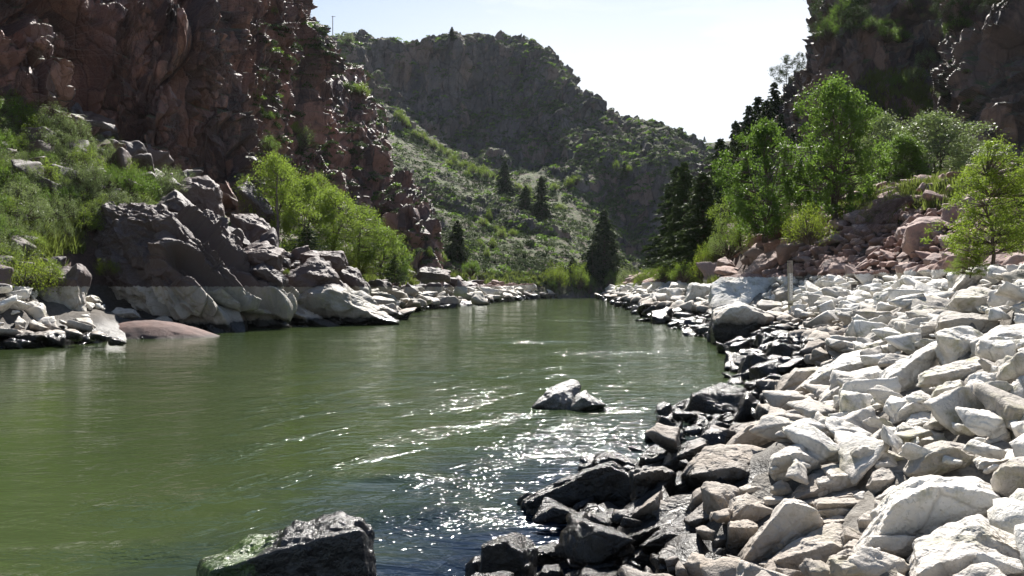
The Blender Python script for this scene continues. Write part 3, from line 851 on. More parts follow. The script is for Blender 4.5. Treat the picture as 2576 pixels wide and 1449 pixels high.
# --- traced stones of the right bank, near ones first
KR = [
 ("A", [(770,1165),(890,1100),(1190,955),(1290,965),(1520,1100),(1656,1180),(1800,1300),(1800,1750),(790,1750),(800,1330)], [(815,1440),(960,1350),(1270,1265),(1370,1330),(1656,1440)], "brilliant white block with a flat sunlit top in the bottom right corner"),
 ("A", [(365,1250),(470,930),(600,720),(720,640),(900,660),(1240,650),(1400,740),(1500,890),(1400,980),(1100,1080),(800,1300),(400,1320)], [(480,1100),(600,860),(900,705),(1240,750),(1420,830)], "large stained grey-white boulder with pitted crest behind the bright corner block"),
 ("A", [(1390,710),(1420,600),(1560,500),(1760,480),(1950,700),(1850,1000),(1656,980),(1560,930),(1470,820)], [(1425,620),(1500,560),(1656,570),(1850,620)], "tall grey-green boulder with rounded white cap at the right edge"),
 ("A", [(722,560),(725,480),(900,350),(960,325),(1150,370),(1310,510),(1220,580),(880,640),(760,610)], [(740,590),(880,430),(960,405),(1150,400),(1290,505)], "wide tilted slab with smooth pale face and dark lichen on its left end"),
 ("A", [(230,410),(290,365),(420,365),(640,460),(710,500),(640,570),(400,600),(280,520)], [(240,440),(320,375),(640,480)], "wedge-shaped stone with olive algae on its left corner"),
 ("A", [(0,560),(60,530),(330,530),(390,600),(385,690),(250,730),(90,740),(20,640)], [(60,620),(300,650),(385,620)], "squat white stone with flat bluish right end beside the algae wedge"),
 ("A", [(-60,640),(40,620),(90,700),(60,780),(-40,800)], [(-40,690),(60,660)], "small rounded grey stone leaning beside the squat white one"),
 ("A", [(720,290),(770,215),(1060,270),(1160,330),(900,345),(740,400)], [(735,320),(900,335),(1100,320)], "long glaring white stone just above the tilted slab"),
 ("A", [(870,200),(920,125),(1000,90),(1240,105),(1252,190),(1160,255),(900,232)], [(885,190),(1000,150),(1240,140)], "elongated grey brick-like stone lying level on white stones"),
 ("A", [(665,215),(720,130),(800,95),(920,120),(870,210),(740,245)], [(700,210),(860,170)], "rounded white stone touching the grey brick-like one on its left"),
 ("A", [(410,300),(500,205),(680,220),(720,330),(600,315),(430,330)], [(430,280),(560,290),(700,290)], "flat-topped white stone in front of the algae wedge cluster"),
 ("A", [(1315,180),(1400,100),(1600,20),(1640,100),(1590,190),(1440,225),(1340,200)], [(1330,175),(1420,130),(1590,110)], "chunky white stone with a notched front near the right edge"),
 ("A", [(1330,330),(1480,215),(1550,240),(1540,350),(1480,390),(1380,360)], [(1390,345),(1530,260)], "short leaning white post-like stone near the right edge"),
 ("A", [(1556,180),(1656,165),(1740,200),(1740,340),(1610,350),(1580,270)], [(1570,200),(1656,215),(1730,230)], "shaded greenish block cut by the right edge above the tall boulder"),
 ("A", [(1195,340),(1300,310),(1480,380),(1430,430),(1230,445)], [(1230,400),(1420,400)], "low white stone wedged right of the tilted slab"),
 ("A", [(1300,480),(1400,420),(1656,380),(1760,420),(1700,500),(1440,550),(1330,560)], [(1330,530),(1450,500),(1680,450)], "pitted white stone lying over the tall grey-green boulder"),
 ("A", [(410,570),(440,480),(540,460),(610,520),(620,600),(480,620)], [(430,530),(530,510),(610,560)], "knobbly white stone in front of the algae wedge"),
 ("A", [(380,700),(410,600),(470,555),(620,600),(580,700),(450,755)], [(400,660),(560,650)], "pale lumpy stone left of the stained boulder's crest"),
 ("A", [(-60,820),(0,800),(430,805),(420,870),(280,885),(-60,900)], [(-40,850),(200,850),(420,840)], "long thin horizontal slab left of the stained boulder"),
 ("A", [(-80,900),(0,870),(150,840),(275,890),(275,955),(120,968),(-80,970)], [(-40,910),(150,890),(260,920)], "mottled grey loaf-shaped stone under the long thin slab"),
 ("A", [(60,805),(170,765),(330,715),(450,770),(420,810),(200,815)], [(180,790),(330,780),(430,790)], "pointed pair of pale lumps resting over the long thin slab"),
 ("A", [(430,800),(580,690),(610,720),(550,830),(500,850)], [(450,810),(560,750)], "slim upright sliver between the thin slab and the stained boulder"),
 ("A", [(415,815),(520,850),(470,950),(430,920)], [(430,850),(500,870)], "small triangular greyish stone under the upright sliver"),
 ("A", [(280,990),(360,915),(440,950),(440,1060),(400,1110),(300,1040)], [(300,990),(430,990)], "small bright rounded stone left of the stained boulder's foot"),
 ("A", [(-60,990),(130,950),(270,970),(290,1040),(160,1055),(-40,1030)], [(-20,1010),(150,990),(280,1010)], "flattened pale stone right above the deeply grooved stone"),
 ("A", [(150,1130),(180,1035),(350,1120),(390,1180),(260,1170),(170,1200)], [(180,1110),(360,1160)], "rough white stone with jagged top beside the deeply grooved stone"),
 ("A", [(40,1400),(60,1290),(210,1230),(370,1280),(385,1370),(330,1450),(80,1460)], [(70,1320),(210,1270),(370,1310)], "smooth grey rounded stone at the foot of the stained boulder"),
 ("A", [(165,1220),(250,1130),(370,1200),(370,1275),(200,1240)], [(190,1200),(360,1230)], "small pale stone balanced on the smooth grey one"),
 ("B", [(1240,1310),(1420,1170),(1656,1020),(1780,1020),(1815,1110),(1800,1250),(1730,1330),(1700,1480),(1480,1520),(1260,1420)], [(1265,1320),(1530,1240),(1700,1190),(1800,1220)], "white stone with a deeply grooved sunlit top near the bottom edge"),
 ("B", [(970,1280),(1050,1130),(1220,930),(1310,840),(1390,850),(1640,970),(1630,1010),(1360,1200),(1270,1320),(1240,1450),(950,1400)], [(1010,1290),(1110,1110),(1300,890),(1400,880),(1610,985)], "large dark-faced pyramid stone with thin bright edges"),
 ("B", [(845,1260),(850,1080),(870,1000),(1000,980),(1100,1030),(1050,1130),(970,1260),(900,1275)], [(860,1050),(960,1075),(1090,1050)], "upright block with flat white top and brown front beside the pyramid stone"),
 ("B", [(840,1010),(900,800),(1010,770),(1250,890),(1210,960),(1100,1030),(900,1000)], [(880,980),(1010,850),(1230,910)], "pale peaked stone behind the upright flat-topped block"),
 ("B", [(505,980),(660,828),(790,930),(770,1000),(600,1045)], [(530,1000),(610,1010),(780,940)], "pinkish cube-like stone tilted on its corner"),
 ("B", [(540,870),(570,740),(620,710),(720,800),(700,850),(560,915)], [(560,820),(640,760),(700,830)], "small grey peaked stone left of a bright white one"),
 ("B", [(640,730),(680,685),(900,700),(970,750),(890,830),(850,1000),(800,960),(780,870)], [(720,770),(800,800),(870,860)], "bright white stone with a folded top above the pinkish cube"),
 ("B", [(228,890),(300,810),(560,768),(545,860),(560,915),(500,1005),(270,1010)], [(270,990),(480,985)], "flat pale grey slab with faint cracks lying toward the water"),
 ("B", [(150,1190),(220,1120),(350,1075),(430,970),(500,975),(710,1130),(715,1200),(650,1280),(500,1240),(300,1240),(190,1235)], [(165,1195),(260,1160),(345,1105),(470,1115),(700,1190)], "long sunlit stone with zigzag front edge near the bottom"),
 ("B", [(-20,1130),(60,1085),(320,1000),(420,990),(300,1090),(180,1140),(150,1240),(-20,1290)], [(20,1140),(180,1080)], "brown mossy-backed stone behind the zigzag-edged one"),
 ("B", [(530,600),(650,400),(760,370),(1060,370),(1200,410),(1235,480),(1225,650),(1100,690),(960,715),(700,705),(600,710)], [(560,610),(740,580),(900,550),(1000,640),(1210,650)], "broad rugged tan-white boulder in the middle of the bank"),
 ("B", [(288,740),(300,700),(480,605),(545,600),(600,700),(560,775),(330,785)], [(310,740),(480,680)], "brown shaded stone between the rugged boulder and the black ones"),
 ("B", [(1220,640),(1215,480),(1330,380),(1480,340),(1620,520),(1600,590),(1350,655),(1240,660)], [(1225,485),(1420,435),(1600,500)], "square-fronted stone with olive-stained face right of the rugged boulder"),
 ("B", [(860,365),(1000,230),(1050,178),(1220,165),(1330,220),(1400,330),(1150,395),(900,380)], [(890,370),(1040,210),(1200,185),(1320,250)], "domed dark-faced stone above the rugged boulder"),
 ("B", [(800,320),(880,210),(1040,180),(1000,250),(860,365)], [(830,330),(960,250)], "pale sloping wedge at the water side of the domed stone"),
 ("B", [(305,545),(330,480),(410,400),(600,310),(660,335),(690,390),(560,540),(420,600)], [(330,530),(480,430),(640,370)], "black hump-backed stone with a rusty crest near the water"),
 ("B", [(60,600),(270,545),(430,600),(300,700),(110,870),(60,770)], [(80,620),(270,580)], "low black stone below the hump-backed one"),
 ("B", [(120,450),(200,390),(290,340),(400,400),(330,500),(240,560),(130,510)], [(140,480),(240,500),(330,470)], "glossy wet grey slab at the water's edge beside the glints"),
 ("F", [(510,970),(560,900),(740,820),(970,720),(1080,690),(1180,740),(1280,860),(1270,980),(1200,1060),(880,1085),(560,1030)], [(530,960),(740,860),(960,745),(1080,710),(1190,770),(1260,900)], "big black wet boulder standing in the shallows"),
 ("F", [(968,700),(1000,620),(1080,605),(1260,660),(1390,710),(1240,750),(1180,740),(1080,705)], [(990,690),(1080,640),(1300,710)], "black wet stone peeking over the big black boulder"),
 ("F", [(868,740),(890,640),(990,625),(975,720),(900,765)], [(880,720),(960,700)], "small shiny grey stone behind the big black boulder"),
 ("B", [(75,880),(270,670),(345,680),(290,720),(230,790),(180,850)], [(100,870),(240,760)], "thin light slab leaning on black stones"),
 ("B", [(60,920),(210,810),(300,745),(305,800),(230,890),(270,1010),(100,1030),(-20,1020)], [(80,930),(240,820)], "rust-flecked black stone left of the flat pale slab"),
 ("B", [(0,1340),(60,1240),(200,1195),(280,1260),(290,1410),(20,1430)], [(15,1330),(150,1265),(280,1300)], "brownish block with a cleft top at the bottom edge"),
 ("B", [(288,1260),(370,1203),(640,1310),(640,1410),(560,1400),(300,1350)], [(300,1300),(450,1330),(635,1400)], "long tapering pale stone sloping to the right at the bottom"),
 ("B", [(350,1340),(520,1350),(580,1430),(560,1500),(380,1500)], [(365,1380),(560,1440)], "tan stone tucked under the long tapering one"),
 ("B", [(638,1290),(690,1240),(830,1300),(865,1410),(650,1410)], [(650,1330),(760,1330),(850,1380)], "dull grey stone left of the dark-faced pyramid"),
 ("B", [(815,1325),(960,1275),(968,1380),(880,1410)], [(830,1340),(960,1330)], "light trapezoid stone touching the pyramid's base"),
 ("B", [(725,1150),(830,1095),(848,1205),(740,1215)], [(740,1160),(840,1140)], "small pale stone in the gap below the pinkish cube"),
 ("B", [(585,1050),(650,1028),(740,1080),(730,1155),(690,1145)], [(610,1070),(720,1090)], "small two-toned stone right of the zigzag edge"),
 ("B", [(1400,840),(1656,800),(1740,860),(1640,895),(1470,893)], [(1420,850),(1650,850)], "flat white slab capping a dark gap"),
 ("B", [(1365,820),(1550,600),(1620,605),(1760,650),(1740,750),(1700,800),(1420,815)], [(1390,815),(1620,720),(1730,700)], "sunlit wedge rising to the right below the olive-stained stone"),
 ("B", [(1205,710),(1290,653),(1345,690),(1400,765),(1280,785),(1220,750)], [(1225,740),(1330,730)], "small knobby pinkish stone in front of the olive-stained stone"),
 ("B", [(955,720),(1100,658),(1245,760),(1220,810),(1040,785)], [(980,740),(1100,710),(1220,780)], "rough stone draped with dry weed"),
 ("B", [(1150,800),(1250,785),(1380,790),(1350,860),(1180,860)], [(1170,820),(1360,820)], "bright low stone behind the pyramid's tip"),
 ("F", [(205,1600),(230,1240),(360,1200),(450,1148),(500,1158),(590,1250),(510,1300),(545,1430),(560,1600)], [(235,1270),(370,1230),(450,1300),(500,1400)], "blocky black stone rising from the bottom edge beside the water"),
 ("F", [(500,1330),(530,1280),(720,1230),(890,1205),(912,1340),(850,1410),(560,1410)], [(520,1330),(720,1280),(890,1270)], "black stone with wet grey top right of the blocky one"),
 ("F", [(280,1440),(360,1373),(540,1410),(560,1550),(280,1550)], [(300,1440),(520,1440)], "pale green-tinged stone at the very bottom by the blocky black one"),
 ("F", [(600,1440),(640,1380),(730,1372),(765,1440),(760,1550),(600,1550)], [(620,1430),(740,1420)], "small dark stone cut by the bottom edge"),
 ("F", [(890,1430),(960,1340),(1110,1328),(1115,1400),(1080,1470),(900,1500)], [(920,1410),(1100,1380)], "rust-brown stone with a lined top at the bottom"),
 ("F", [(900,1150),(925,1118),(1168,1130),(1130,1205),(920,1195)], [(910,1160),(1150,1160)], "glistening flat black slab lying in the wet gap"),
 ("F", [(1035,1050),(1090,1008),(1242,1020),(1220,1090),(1060,1095)], [(1050,1055),(1220,1060)], "rounded wet stone under the big black boulder"),
 ("F", [(1060,1345),(1120,1250),(1230,1150),(1400,1090),(1340,1200),(1240,1290),(1180,1400)], [(1100,1320),(1260,1200)], "greenish-brown stone sloping down to the wet gap"),
 ("F", [(1060,1500),(1130,1370),(1190,1400),(1220,1500)], [(1090,1450),(1180,1440)], "small light brown stone poking up at the bottom edge"),
 ("D", [(515,1360),(560,1210),(700,1170),(780,1115),(1000,1160),(1010,1300),(900,1430),(670,1450),(540,1410)], [(530,1350),(575,1215),(690,1330),(900,1400)], "wide wet slab with black left face lying in the river edge"),
 ("D", [(920,1390),(960,1240),(1020,1175),(1120,1280),(1130,1340),(1040,1410),(930,1430)], [(940,1380),(1010,1230),(1110,1320)], "pointed black stone right of the wide wet slab"),
 ("D", [(1020,1180),(1100,1155),(1190,1165),(1225,1300),(1130,1300)], [(1060,1190),(1190,1240)], "light grey wet wedge behind the pointed black stone"),
 ("D", [(720,590),(735,510),(820,470),(960,462),(1200,520),(1265,545),(1120,640),(1030,720),(960,800),(780,800),(735,700)], [(730,600),(870,500),(960,478),(1200,555)], "huge boulder with white cap and black wet base at the waterline"),
 ("D", [(720,290),(800,228),(960,193),(1120,205),(1200,250),(1215,310),(1100,420),(1040,475),(900,475),(740,490),(718,380)], [(735,475),(900,460),(1040,460)], "huge white rippled rock behind the black-based boulder"),
 ("D", [(488,445),(530,290),(560,278),(733,288),(722,345),(600,405),(590,450),(500,465)], [(500,440),(560,300),(725,320)], "smooth grey upright slab left of the huge white rock"),
 ("D", [(658,235),(720,183),(790,188),(798,232),(740,272),(665,268)], [(670,245),(780,235)], "orange-sided stone with white top perched by the bushes"),
 ("D", [(1248,340),(1290,308),(1480,352),(1450,385),(1350,435),(1260,425)], [(1255,370),(1360,335),(1465,370)], "greenish pyramid stone just left of the gauge staff"),
 ("D", [(1095,445),(1140,413),(1305,440),(1295,500),(1130,503)], [(1110,460),(1290,460)], "low olive stone at the foot of the huge white rock"),
 ("D", [(360,500),(400,430),(480,413),(510,500),(480,570),(300,575)], [(370,520),(480,500)], "pale stone with black base at the waterline left of the grey slab"),
 ("D", [(1000,195),(1100,60),(1230,-10),(1350,-25),(1395,90),(1300,135),(1100,205)], [(1030,195),(1200,110),(1290,40),(1380,80)], "big red-brown slab leaning on the talus behind the gauge staff"),
 ("D", [(1050,1080),(1150,980),(1215,1020),(1190,1090),(1060,1110)], [(1060,1085),(1150,1050),(1200,1060)], "fin-shaped wet stone poking out of the shallows"),
 ("D", [(1255,1190),(1300,1050),(1400,978),(1600,975),(1632,1010),(1450,1120),(1440,1180),(1300,1230)], [(1280,1170),(1420,1000),(1600,1000)], "black arched stone with a light rim by the shore"),
 ("C", [(-20,1310),(0,1180),(180,1040),(420,970),(512,1030),(480,1120),(400,1210),(200,1210),(80,1250)], [(0,1230),(130,1130),(260,1060),(420,1020),(500,1060)], "long black-sided ridge stone with a white rim"),
 ("C", [(-200,1140),(0,980),(150,870),(320,830),(430,900),(330,995),(180,1010),(60,1110),(-150,1200)], [(-120,1100),(0,1020),(200,950),(400,930)], "dark sloping boulder with pale pitted back above the ridge stone"),
 ("C", [(508,1070),(530,990),(700,880),(860,790),(940,760),(1072,950),(940,1000),(840,1110),(820,1170),(600,1245),(540,1180)], [(560,1050),(700,1000),(840,850),(940,810)], "large grey leaning slab with a shaded underside and white crest"),
 ("C", [(930,690),(1000,658),(1200,640),(1312,710),(1255,780),(1262,885),(1070,955),(1060,850),(940,780)], [(945,710),(1060,780),(1250,770)], "big white cube-like boulder behind the grey leaning slab"),
 ("C", [(1250,770),(1330,700),(1440,640),(1700,610),(1750,860),(1500,905),(1280,875)], [(1265,785),(1450,705),(1700,720)], "massive rounded boulder with dark undercut at the right edge"),
 ("C", [(958,610),(980,540),(1060,508),(1200,530),(1460,570),(1465,625),(1440,690),(1310,712),(1200,660),(970,680)], [(975,600),(1200,560),(1450,590)], "wide pale shaded stone above the white cube-like boulder"),
 ("C", [(1080,440),(1110,330),(1250,300),(1480,360),(1640,380),(1610,470),(1450,530),(1150,510)], [(1100,400),(1300,400),(1600,420)], "wide white boulder with crusted top high on the bank"),
 ("C", [(1085,325),(1190,150),(1320,128),(1395,170),(1320,270),(1200,310)], [(1110,290),(1200,190),(1330,180)], "bluish-white pointed stone near the young tree"),
 ("C", [(845,1010),(1100,955),(1280,875),(1440,1050),(1400,1110),(1200,1090),(1130,1075),(1000,1065),(838,1110)], [(850,1050),(1120,1010),(1290,960),(1430,1060)], "long white stone with two humps below the cube-like boulder"),
 ("C", [(912,1225),(950,1115),(1130,1075),(1172,1150),(1120,1260),(1000,1265)], [(930,1170),(1130,1120)], "rounded yellow-stained stone under the two-humped one"),
 ("C", [(1170,1230),(1200,1060),(1240,1018),(1340,1008),(1422,1110),(1400,1210),(1220,1290)], [(1190,1150),(1300,1100),(1410,1140)], "egg-like white stone right of the yellow-stained one"),
 ("C", [(818,1145),(850,1075),(980,1058),(960,1130),(900,1185)], [(835,1110),(950,1100)], "small greenish stone beside the grey leaning slab's foot"),
 ("C", [(1000,1330),(1080,1238),(1165,1290),(1080,1350)], [(1020,1300),(1150,1290)], "small olive peaked stone above the grey brick-like one"),
 ("C", [(580,1280),(800,1163),(850,1200),(1000,1300),(985,1335),(740,1300),(620,1420),(590,1350)], [(620,1340),(740,1270),(980,1320)], "angular white slab pair below the grey leaning slab"),
 ("C", [(395,1290),(470,1238),(585,1240),(580,1300),(420,1325)], [(410,1290),(570,1270)], "flat bright stone left of the angular slab pair"),
 ("C", [(165,630),(400,590),(435,700),(220,695)], [(190,660),(420,650)], "light flat stone with dry roots trailing over it"),
 ("C", [(738,510),(780,448),(1000,428),(1025,480),(950,525),(750,535)], [(750,515),(1000,480)], "glaring white flat stone in the upper bank"),
]
for i, (crop, out, ridge, label) in enumerate(KR):
    wet = "black" in label.split("with")[0] or "wet" in label or "shiny" in label
    key_rock(crop, out, ridge, "boulder" if max(p[0] for p in out) - min(p[0] for p in out) > 260 else "stone", label, "boulder" if max(p[0] for p in out) - min(p[0] for p in out) > 260 else "stone",
             dd=.8, chip=.11, rough=.05)

# --- rocks standing in the river
def water_Y(py): return F * H / (py - HOR)
def mat_wet(name, moss=False):
    T = NT(name)
    tc = T.n("TexCoord").outputs["Object"]
    pos = T.geo().outputs["Position"]
    n1 = T.noise(2.2, 5, .6, pos); n2 = T.noise(9, 5, .7, pos); n3 = T.noise(40, 3, .7, pos)
    c = T.mix(T.mr(n2, .35, .65), (.05, .047, .045), (.12, .112, .105))
    if moss:
        c = T.mix(T.mr(n2, .35, .65), (.008, .007, .007), (.022, .02, .019))
        sep = T.n("SeparateXYZ", i_Vector=tc)
        m = T.ma('ADD', T.mr(sep.outputs["X"], .05, -.45, 0, 1.0), T.mr(n1, .35, .65, -.45, .45))
        c = T.mix(T.mr(T.ma('ADD', m, T.mr(n3, .3, .7, -.2, .2)), .38, .75), c, T.mix(T.mr(n2, .4, .6), (.022, .044, .008), (.060, .10, .018)))
    else:
        c = T.mix(T.mr(n1, .55, .7, 0, .6), c, (.22, .215, .18))
    nr = T.bump(T.ma('ADD', n2, T.ma('MULTIPLY', n3, .5)), .7, .05)
    return T.out(T.pbr(c, .24 if moss else .3, nr, .6))
MAT_WET = mat_wet("wet grey rock")
MAT_MOSS = mat_wet("mossy wet rock", True)
c = cp("F", [(0, 315)])[0][1]
lumps("boulder", "pointed grey rock alone in midstream with ripples around it", "boulder",
      [("F", [(565,305),(640,225),(700,165),(825,128),(875,165),(860,240),(800,330),(680,340)], [(600,290),(700,230),(790,310)], water_Y(c), .9),
       ("F", [(800,330),(850,225),(920,198),(1040,290),(930,310),(830,335)], [(830,300),(900,240),(960,290)], water_Y(c), .8)], mat=MAT_WET, rough=.06)
lumps("boulder", "black wet rock with bright green moss on its left flank at the bottom edge", "boulder",
      [("Hh", [(300,1130),(350,1030),(700,880),(900,760),(1250,640),(1400,620),(1500,900),(1300,1300),(900,1700),(250,1700)], [(430,1130),(760,1060),(1130,900),(1400,900)], 5.35, .9),
       ("Hh", [(1100,900),(1200,680),(1570,572),(1700,590),(1880,670),(2030,830),(2040,900),(2010,1700),(1100,1700)], [(1140,900),(1400,905),(1700,790),(1900,720)], 5.35, .8)], mat=MAT_MOSS, rough=.06)

# ------------------------------------------------------------------ loose stones
PRO = []
for i in range(18):
    rr = np.random.RandomState(300 + i)
    n = rr.randint(8, 13)
    pts = rr.uniform(-1, 1, (n, 3))
    pts /= np.abs(pts).max(1, keepdims=True) ** .7
    pts *= np.array([1.0, rr.uniform(.65, .95), rr.uniform(.4, .8)])
    hi_V, hi_F = hull_rock(pts, 4, 900 + i * 3, .05, 70, .11)
    V2, F2 = hull_rock(pts, 3, 900 + i * 3, .04, 36, .08)
    V1, F1 = hull_rock(pts, 2, 900 + i * 3, .03, 36, .04)
    nm = np.abs(hi_V).max()
    PRO.append(((hi_V / nm, hi_F), (V2 / nm, F2), (V1 / nm, F1)))
PRO_ME = [[mesh_np("stone", V, Fc, [MAT_BANK], True) for V, Fc in p[:2]] for p in PRO]

def rotm(rr, flat=.35):
    e = (rr.uniform(-flat, flat), rr.uniform(-flat, flat), rr.uniform(0, 6.28))
    return Matrix.Rotation(e[2], 3, 'Z') @ Matrix.Rotation(e[0], 3, 'X') @ Matrix.Rotation(e[1], 3, 'Y')

class Packer:
    def __init__(self, cell=.5):
        self.c, self.g = cell, {}
    def ok(self, x, y, r, k=.62):
        c = self.c; n = int(math.ceil((r + 1.2) * k / c)) 
        ix, iy = int(x // c), int(y // c)
        for a in range(-n, n + 1):
            for b in range(-n, n + 1):
                for (px, py, pr) in self.g.get((ix + a, iy + b), ()):
                    if (px - x) ** 2 + (py - y) ** 2 < (k * (r + pr)) ** 2: return False
        return True
    def add(self, x, y, r):
        self.g.setdefault((int(x // self.c), int(y // self.c)), []).append((x, y, r))

def masked(x, y, z, r):
    """share of the stone's picture box that lies on traced rocks"""
    if y < 1: return 0
    px, py = W2P((x, y, z)); s = r * F / y * .8
    x0, x1 = int((px - s) / 2), int((px + s) / 2) + 1
    y0, y1 = int((py - s) / 2), int((py + s * .6) / 2) + 1
    x0, y0 = max(x0, 0), max(y0, 0)
    a = MASK[y0:y1, x0:x1]
    return a.mean() if a.size else 0

def scatter_stones(kinds, area, tries, sizes, seed, keep=.35, dens=None):
    """area(rr)-> x,y ; sizes(rr,x,y)-> radius ; big ones are placed first"""
    rr = random.Random(seed)
    pk = Packer()
    cand = []
    for _ in range(tries):
        x, y = area(rr)
        cand.append((sizes(rr, x, y), x, y))
    cand.sort(reverse=True)
    out = []
    for r, x, y in cand:
        if y > .5 and abs(x) > .68 * y + 2: continue
        if not pk.ok(x, y, r): continue
        z = gz_at(x, y)
        if z < -.25: continue
        if masked(x, y, z + r * .3, r) > keep: continue
        pk.add(x, y, r)
        out.append((r, x, y, z, rr.randrange(len(PRO)), rotm(rr), (rr.uniform(.85, 1.2), rr.uniform(.8, 1.1), rr.uniform(.75, 1.15))))
    return out

def place_stones(stones, name, label_fn, group, most):
    stones.sort(key=lambda s: -(s[0] / max(s[2], 1.5)) * (1 if s[2] > 1.2 and abs(s[1]) < .66 * s[2] else .05))
    for s in stones[:most]:
        r, x, y, z, k, R, sc = s
        big = r / max(y, 1) * F > 16
        o = link(name, PRO_ME[k][0 if big else 1])
        o.matrix_world = Matrix.Translation((x, y, z + r * .22 + .12)) @ R.to_4x4() @ Matrix.Diagonal((r * sc[0], r * sc[1], r * sc[2], 1))
        tag(o, label_fn(s), name.split("_")[-1], group)
    rest = stones[most:]
    if rest:
        Vs, Fs, o = [], [], 0
        for r, x, y, z, k, R, sc in rest:
            V, Fc = PRO[k][1 if r / max(y, 1) * F > 9 else 2]
            M = np.array(R) * (r * np.array(sc))[None, :]
            Vs.append(V @ M.T + np.array([x, y, z + r * .22 + .10])); Fs.append(Fc + o); o += len(V)
        link("rubble", mesh_np("rubble", np.concatenate(Vs), np.concatenate(Fs), [MAT_BANK], True), kind="stuff")

def near_area(rr):
    y = 1.2 + 14 * rr.random() ** 1.2
    return shore_r(y) - .5 + rr.random() * (6.5 + .35 * y), y
def mid_area(rr):
    y = 14 + 36 * rr.random() ** 1.1
    return shore_r(y) - .4 + rr.random() ** 1.0 * 15, y
def far_area(rr):
    y = 48 + 122 * rr.random() ** 1.2
    return shore_r(y) - .4 + rr.random() ** 1.2 * 11, y
def sz(lo, mid, hi):
    def f(rr, x, y):
        v = math.exp(rr.gauss(math.log(mid), .5))
        return min(max(v, lo), hi)
    return f
ST = scatter_stones(None, near_area, 30000, sz(.035, .085, .26), 11, .6) \
   + scatter_stones(None, mid_area, 30000, sz(.07, .16, .62), 12) \
   + scatter_stones(None, far_area, 9000, sz(.22, .42, 1.5), 13)
ringR = lambda s: 2.5
wet = [s for s in ST if s[3] < .42]
talus = [s for s in ST if s[3] > 2.6]
white = [s for s in ST if .42 <= s[3] <= 2.6]
place_stones(white, "white_stone", lambda s: "small angular chalk-white stone filling the heap on the right bank", "chalk-white stones heaped on the right bank", 300)
place_stones(wet, "wet_stone", lambda s: "small black wet stone along the waterline of the right bank", "black wet stones along the right waterline", 220)
place_stones(talus, "talus_stone", lambda s: "reddish-brown broken stone on the slope above the white band on the right", "reddish stones of the right talus slope", 300)
# ------------------------------------------------------------------ left bank boulders
SLAB = [
 [(205,720,47),(212,680,47),(220,650,47.3),(225,610,47.6),(232,575,48),(242,545,49),(255,530,51)],
 [(285,800,42.5),(262,740,42.8),(250,680,42.6),(246,630,42.7),(250,580,43.0),(258,538,43.8),(270,514,45.5)],
 [(360,806,41.8),(325,752,41.4),(315,700,41),(312,650,41.1),(318,600,41.8),(325,555,42.6),(335,518,44.4)],
 [(440,822,41.2),(400,770,40.6),(380,715,40.2),(372,665,40),(380,610,40.9),(395,560,41.9),(405,520,43.8)],
 [(500,834,40.8),(455,795,40),(430,745,39.2),(415,690,38.9),(414,630,39.6),(416,575,40.9),(424,531,43.5)],
 [(550,838,40.6),(515,812,39.8),(490,770,38.8),(475,715,38.7),(468,650,39.6),(465,590,41.2),(470,546,44)],
 [(600,836,40.9),(570,815,40.1),(550,780,39.2),(538,735,39.2),(528,680,40.2),(522,630,41.6),(520,585,44.5)],
 [(640,834,41.3),(622,815,40.6),(610,785,39.9),(600,750,40),(592,710,41),(585,670,42.2),(578,628,45)],
 [(672,822,42),(664,806,41.6),(658,785,41.2),(652,762,41.3),(646,738,42),(640,715,43),(632,690,45.5)],
 [(694,812,44),(698,798,43.2),(702,782,42.8),(704,768,42.9),(702,752,43.6),(696,742,44.6),(684,730,47)],
 [(700,812,48),(706,798,48),(708,782,48),(709,768,48),(707,754,48.3),(700,745,48.8),(690,738,50)],
]
def d_slab(P):
    w = np.clip((P[:, 0] + 18.6) / 1.2, .30, 1)
    d = crag(P, 1.8, 611, (3.2, 1, .75), .60, 1.1, .12, .10, 60) * .72 * w
    d += crag(P, .8, 612, (3.0, 1, .75), .60, 1.1, .3, .12, 45) * .68 * w
    d += crag(P, .34, 613, (1.8, 1, .9), .5, 1.0, .25, .2, 30) * .45
    d += fbm(P * 2.5, 3, 614) * .03
    return d
def wrapped(name, cols, nu, nv, disp, mat, label, cat):
    cols = [list(c) + [(c[-1][0], c[-1][1] + 45, c[-1][2] + 3.5)] for c in cols]
    G = surf(cols, nu, nv); N = normals(G)
    flip = (N * (np.array([0, 0, H]) - G)).sum(-1).mean() < 0
    if flip: N = -N
    V = G.reshape(-1, 3); V = V + N.reshape(-1, 3) * disp(V)[:, None]
    f = grid_faces(nu, nv)
    if flip: f = f[:, ::-1]
    o0 = V.mean(0); o0[2] = V[:, 2].min()
    o = link(name, mesh_np(name, V - o0, f, [mat], False)); o.location = o0
    for i in range(len(cols) - 1):
        poly_mask([cols[i][0][:2], cols[i + 1][0][:2], cols[i + 1][-2][:2], cols[i][-2][:2]])
    return tag(o, label, cat)
wrapped("boulder", SLAB, 340, 220, d_slab, MAT_BANK, "giant dark slab-sided boulder with a pale band along its base by the left water's edge", "boulder")
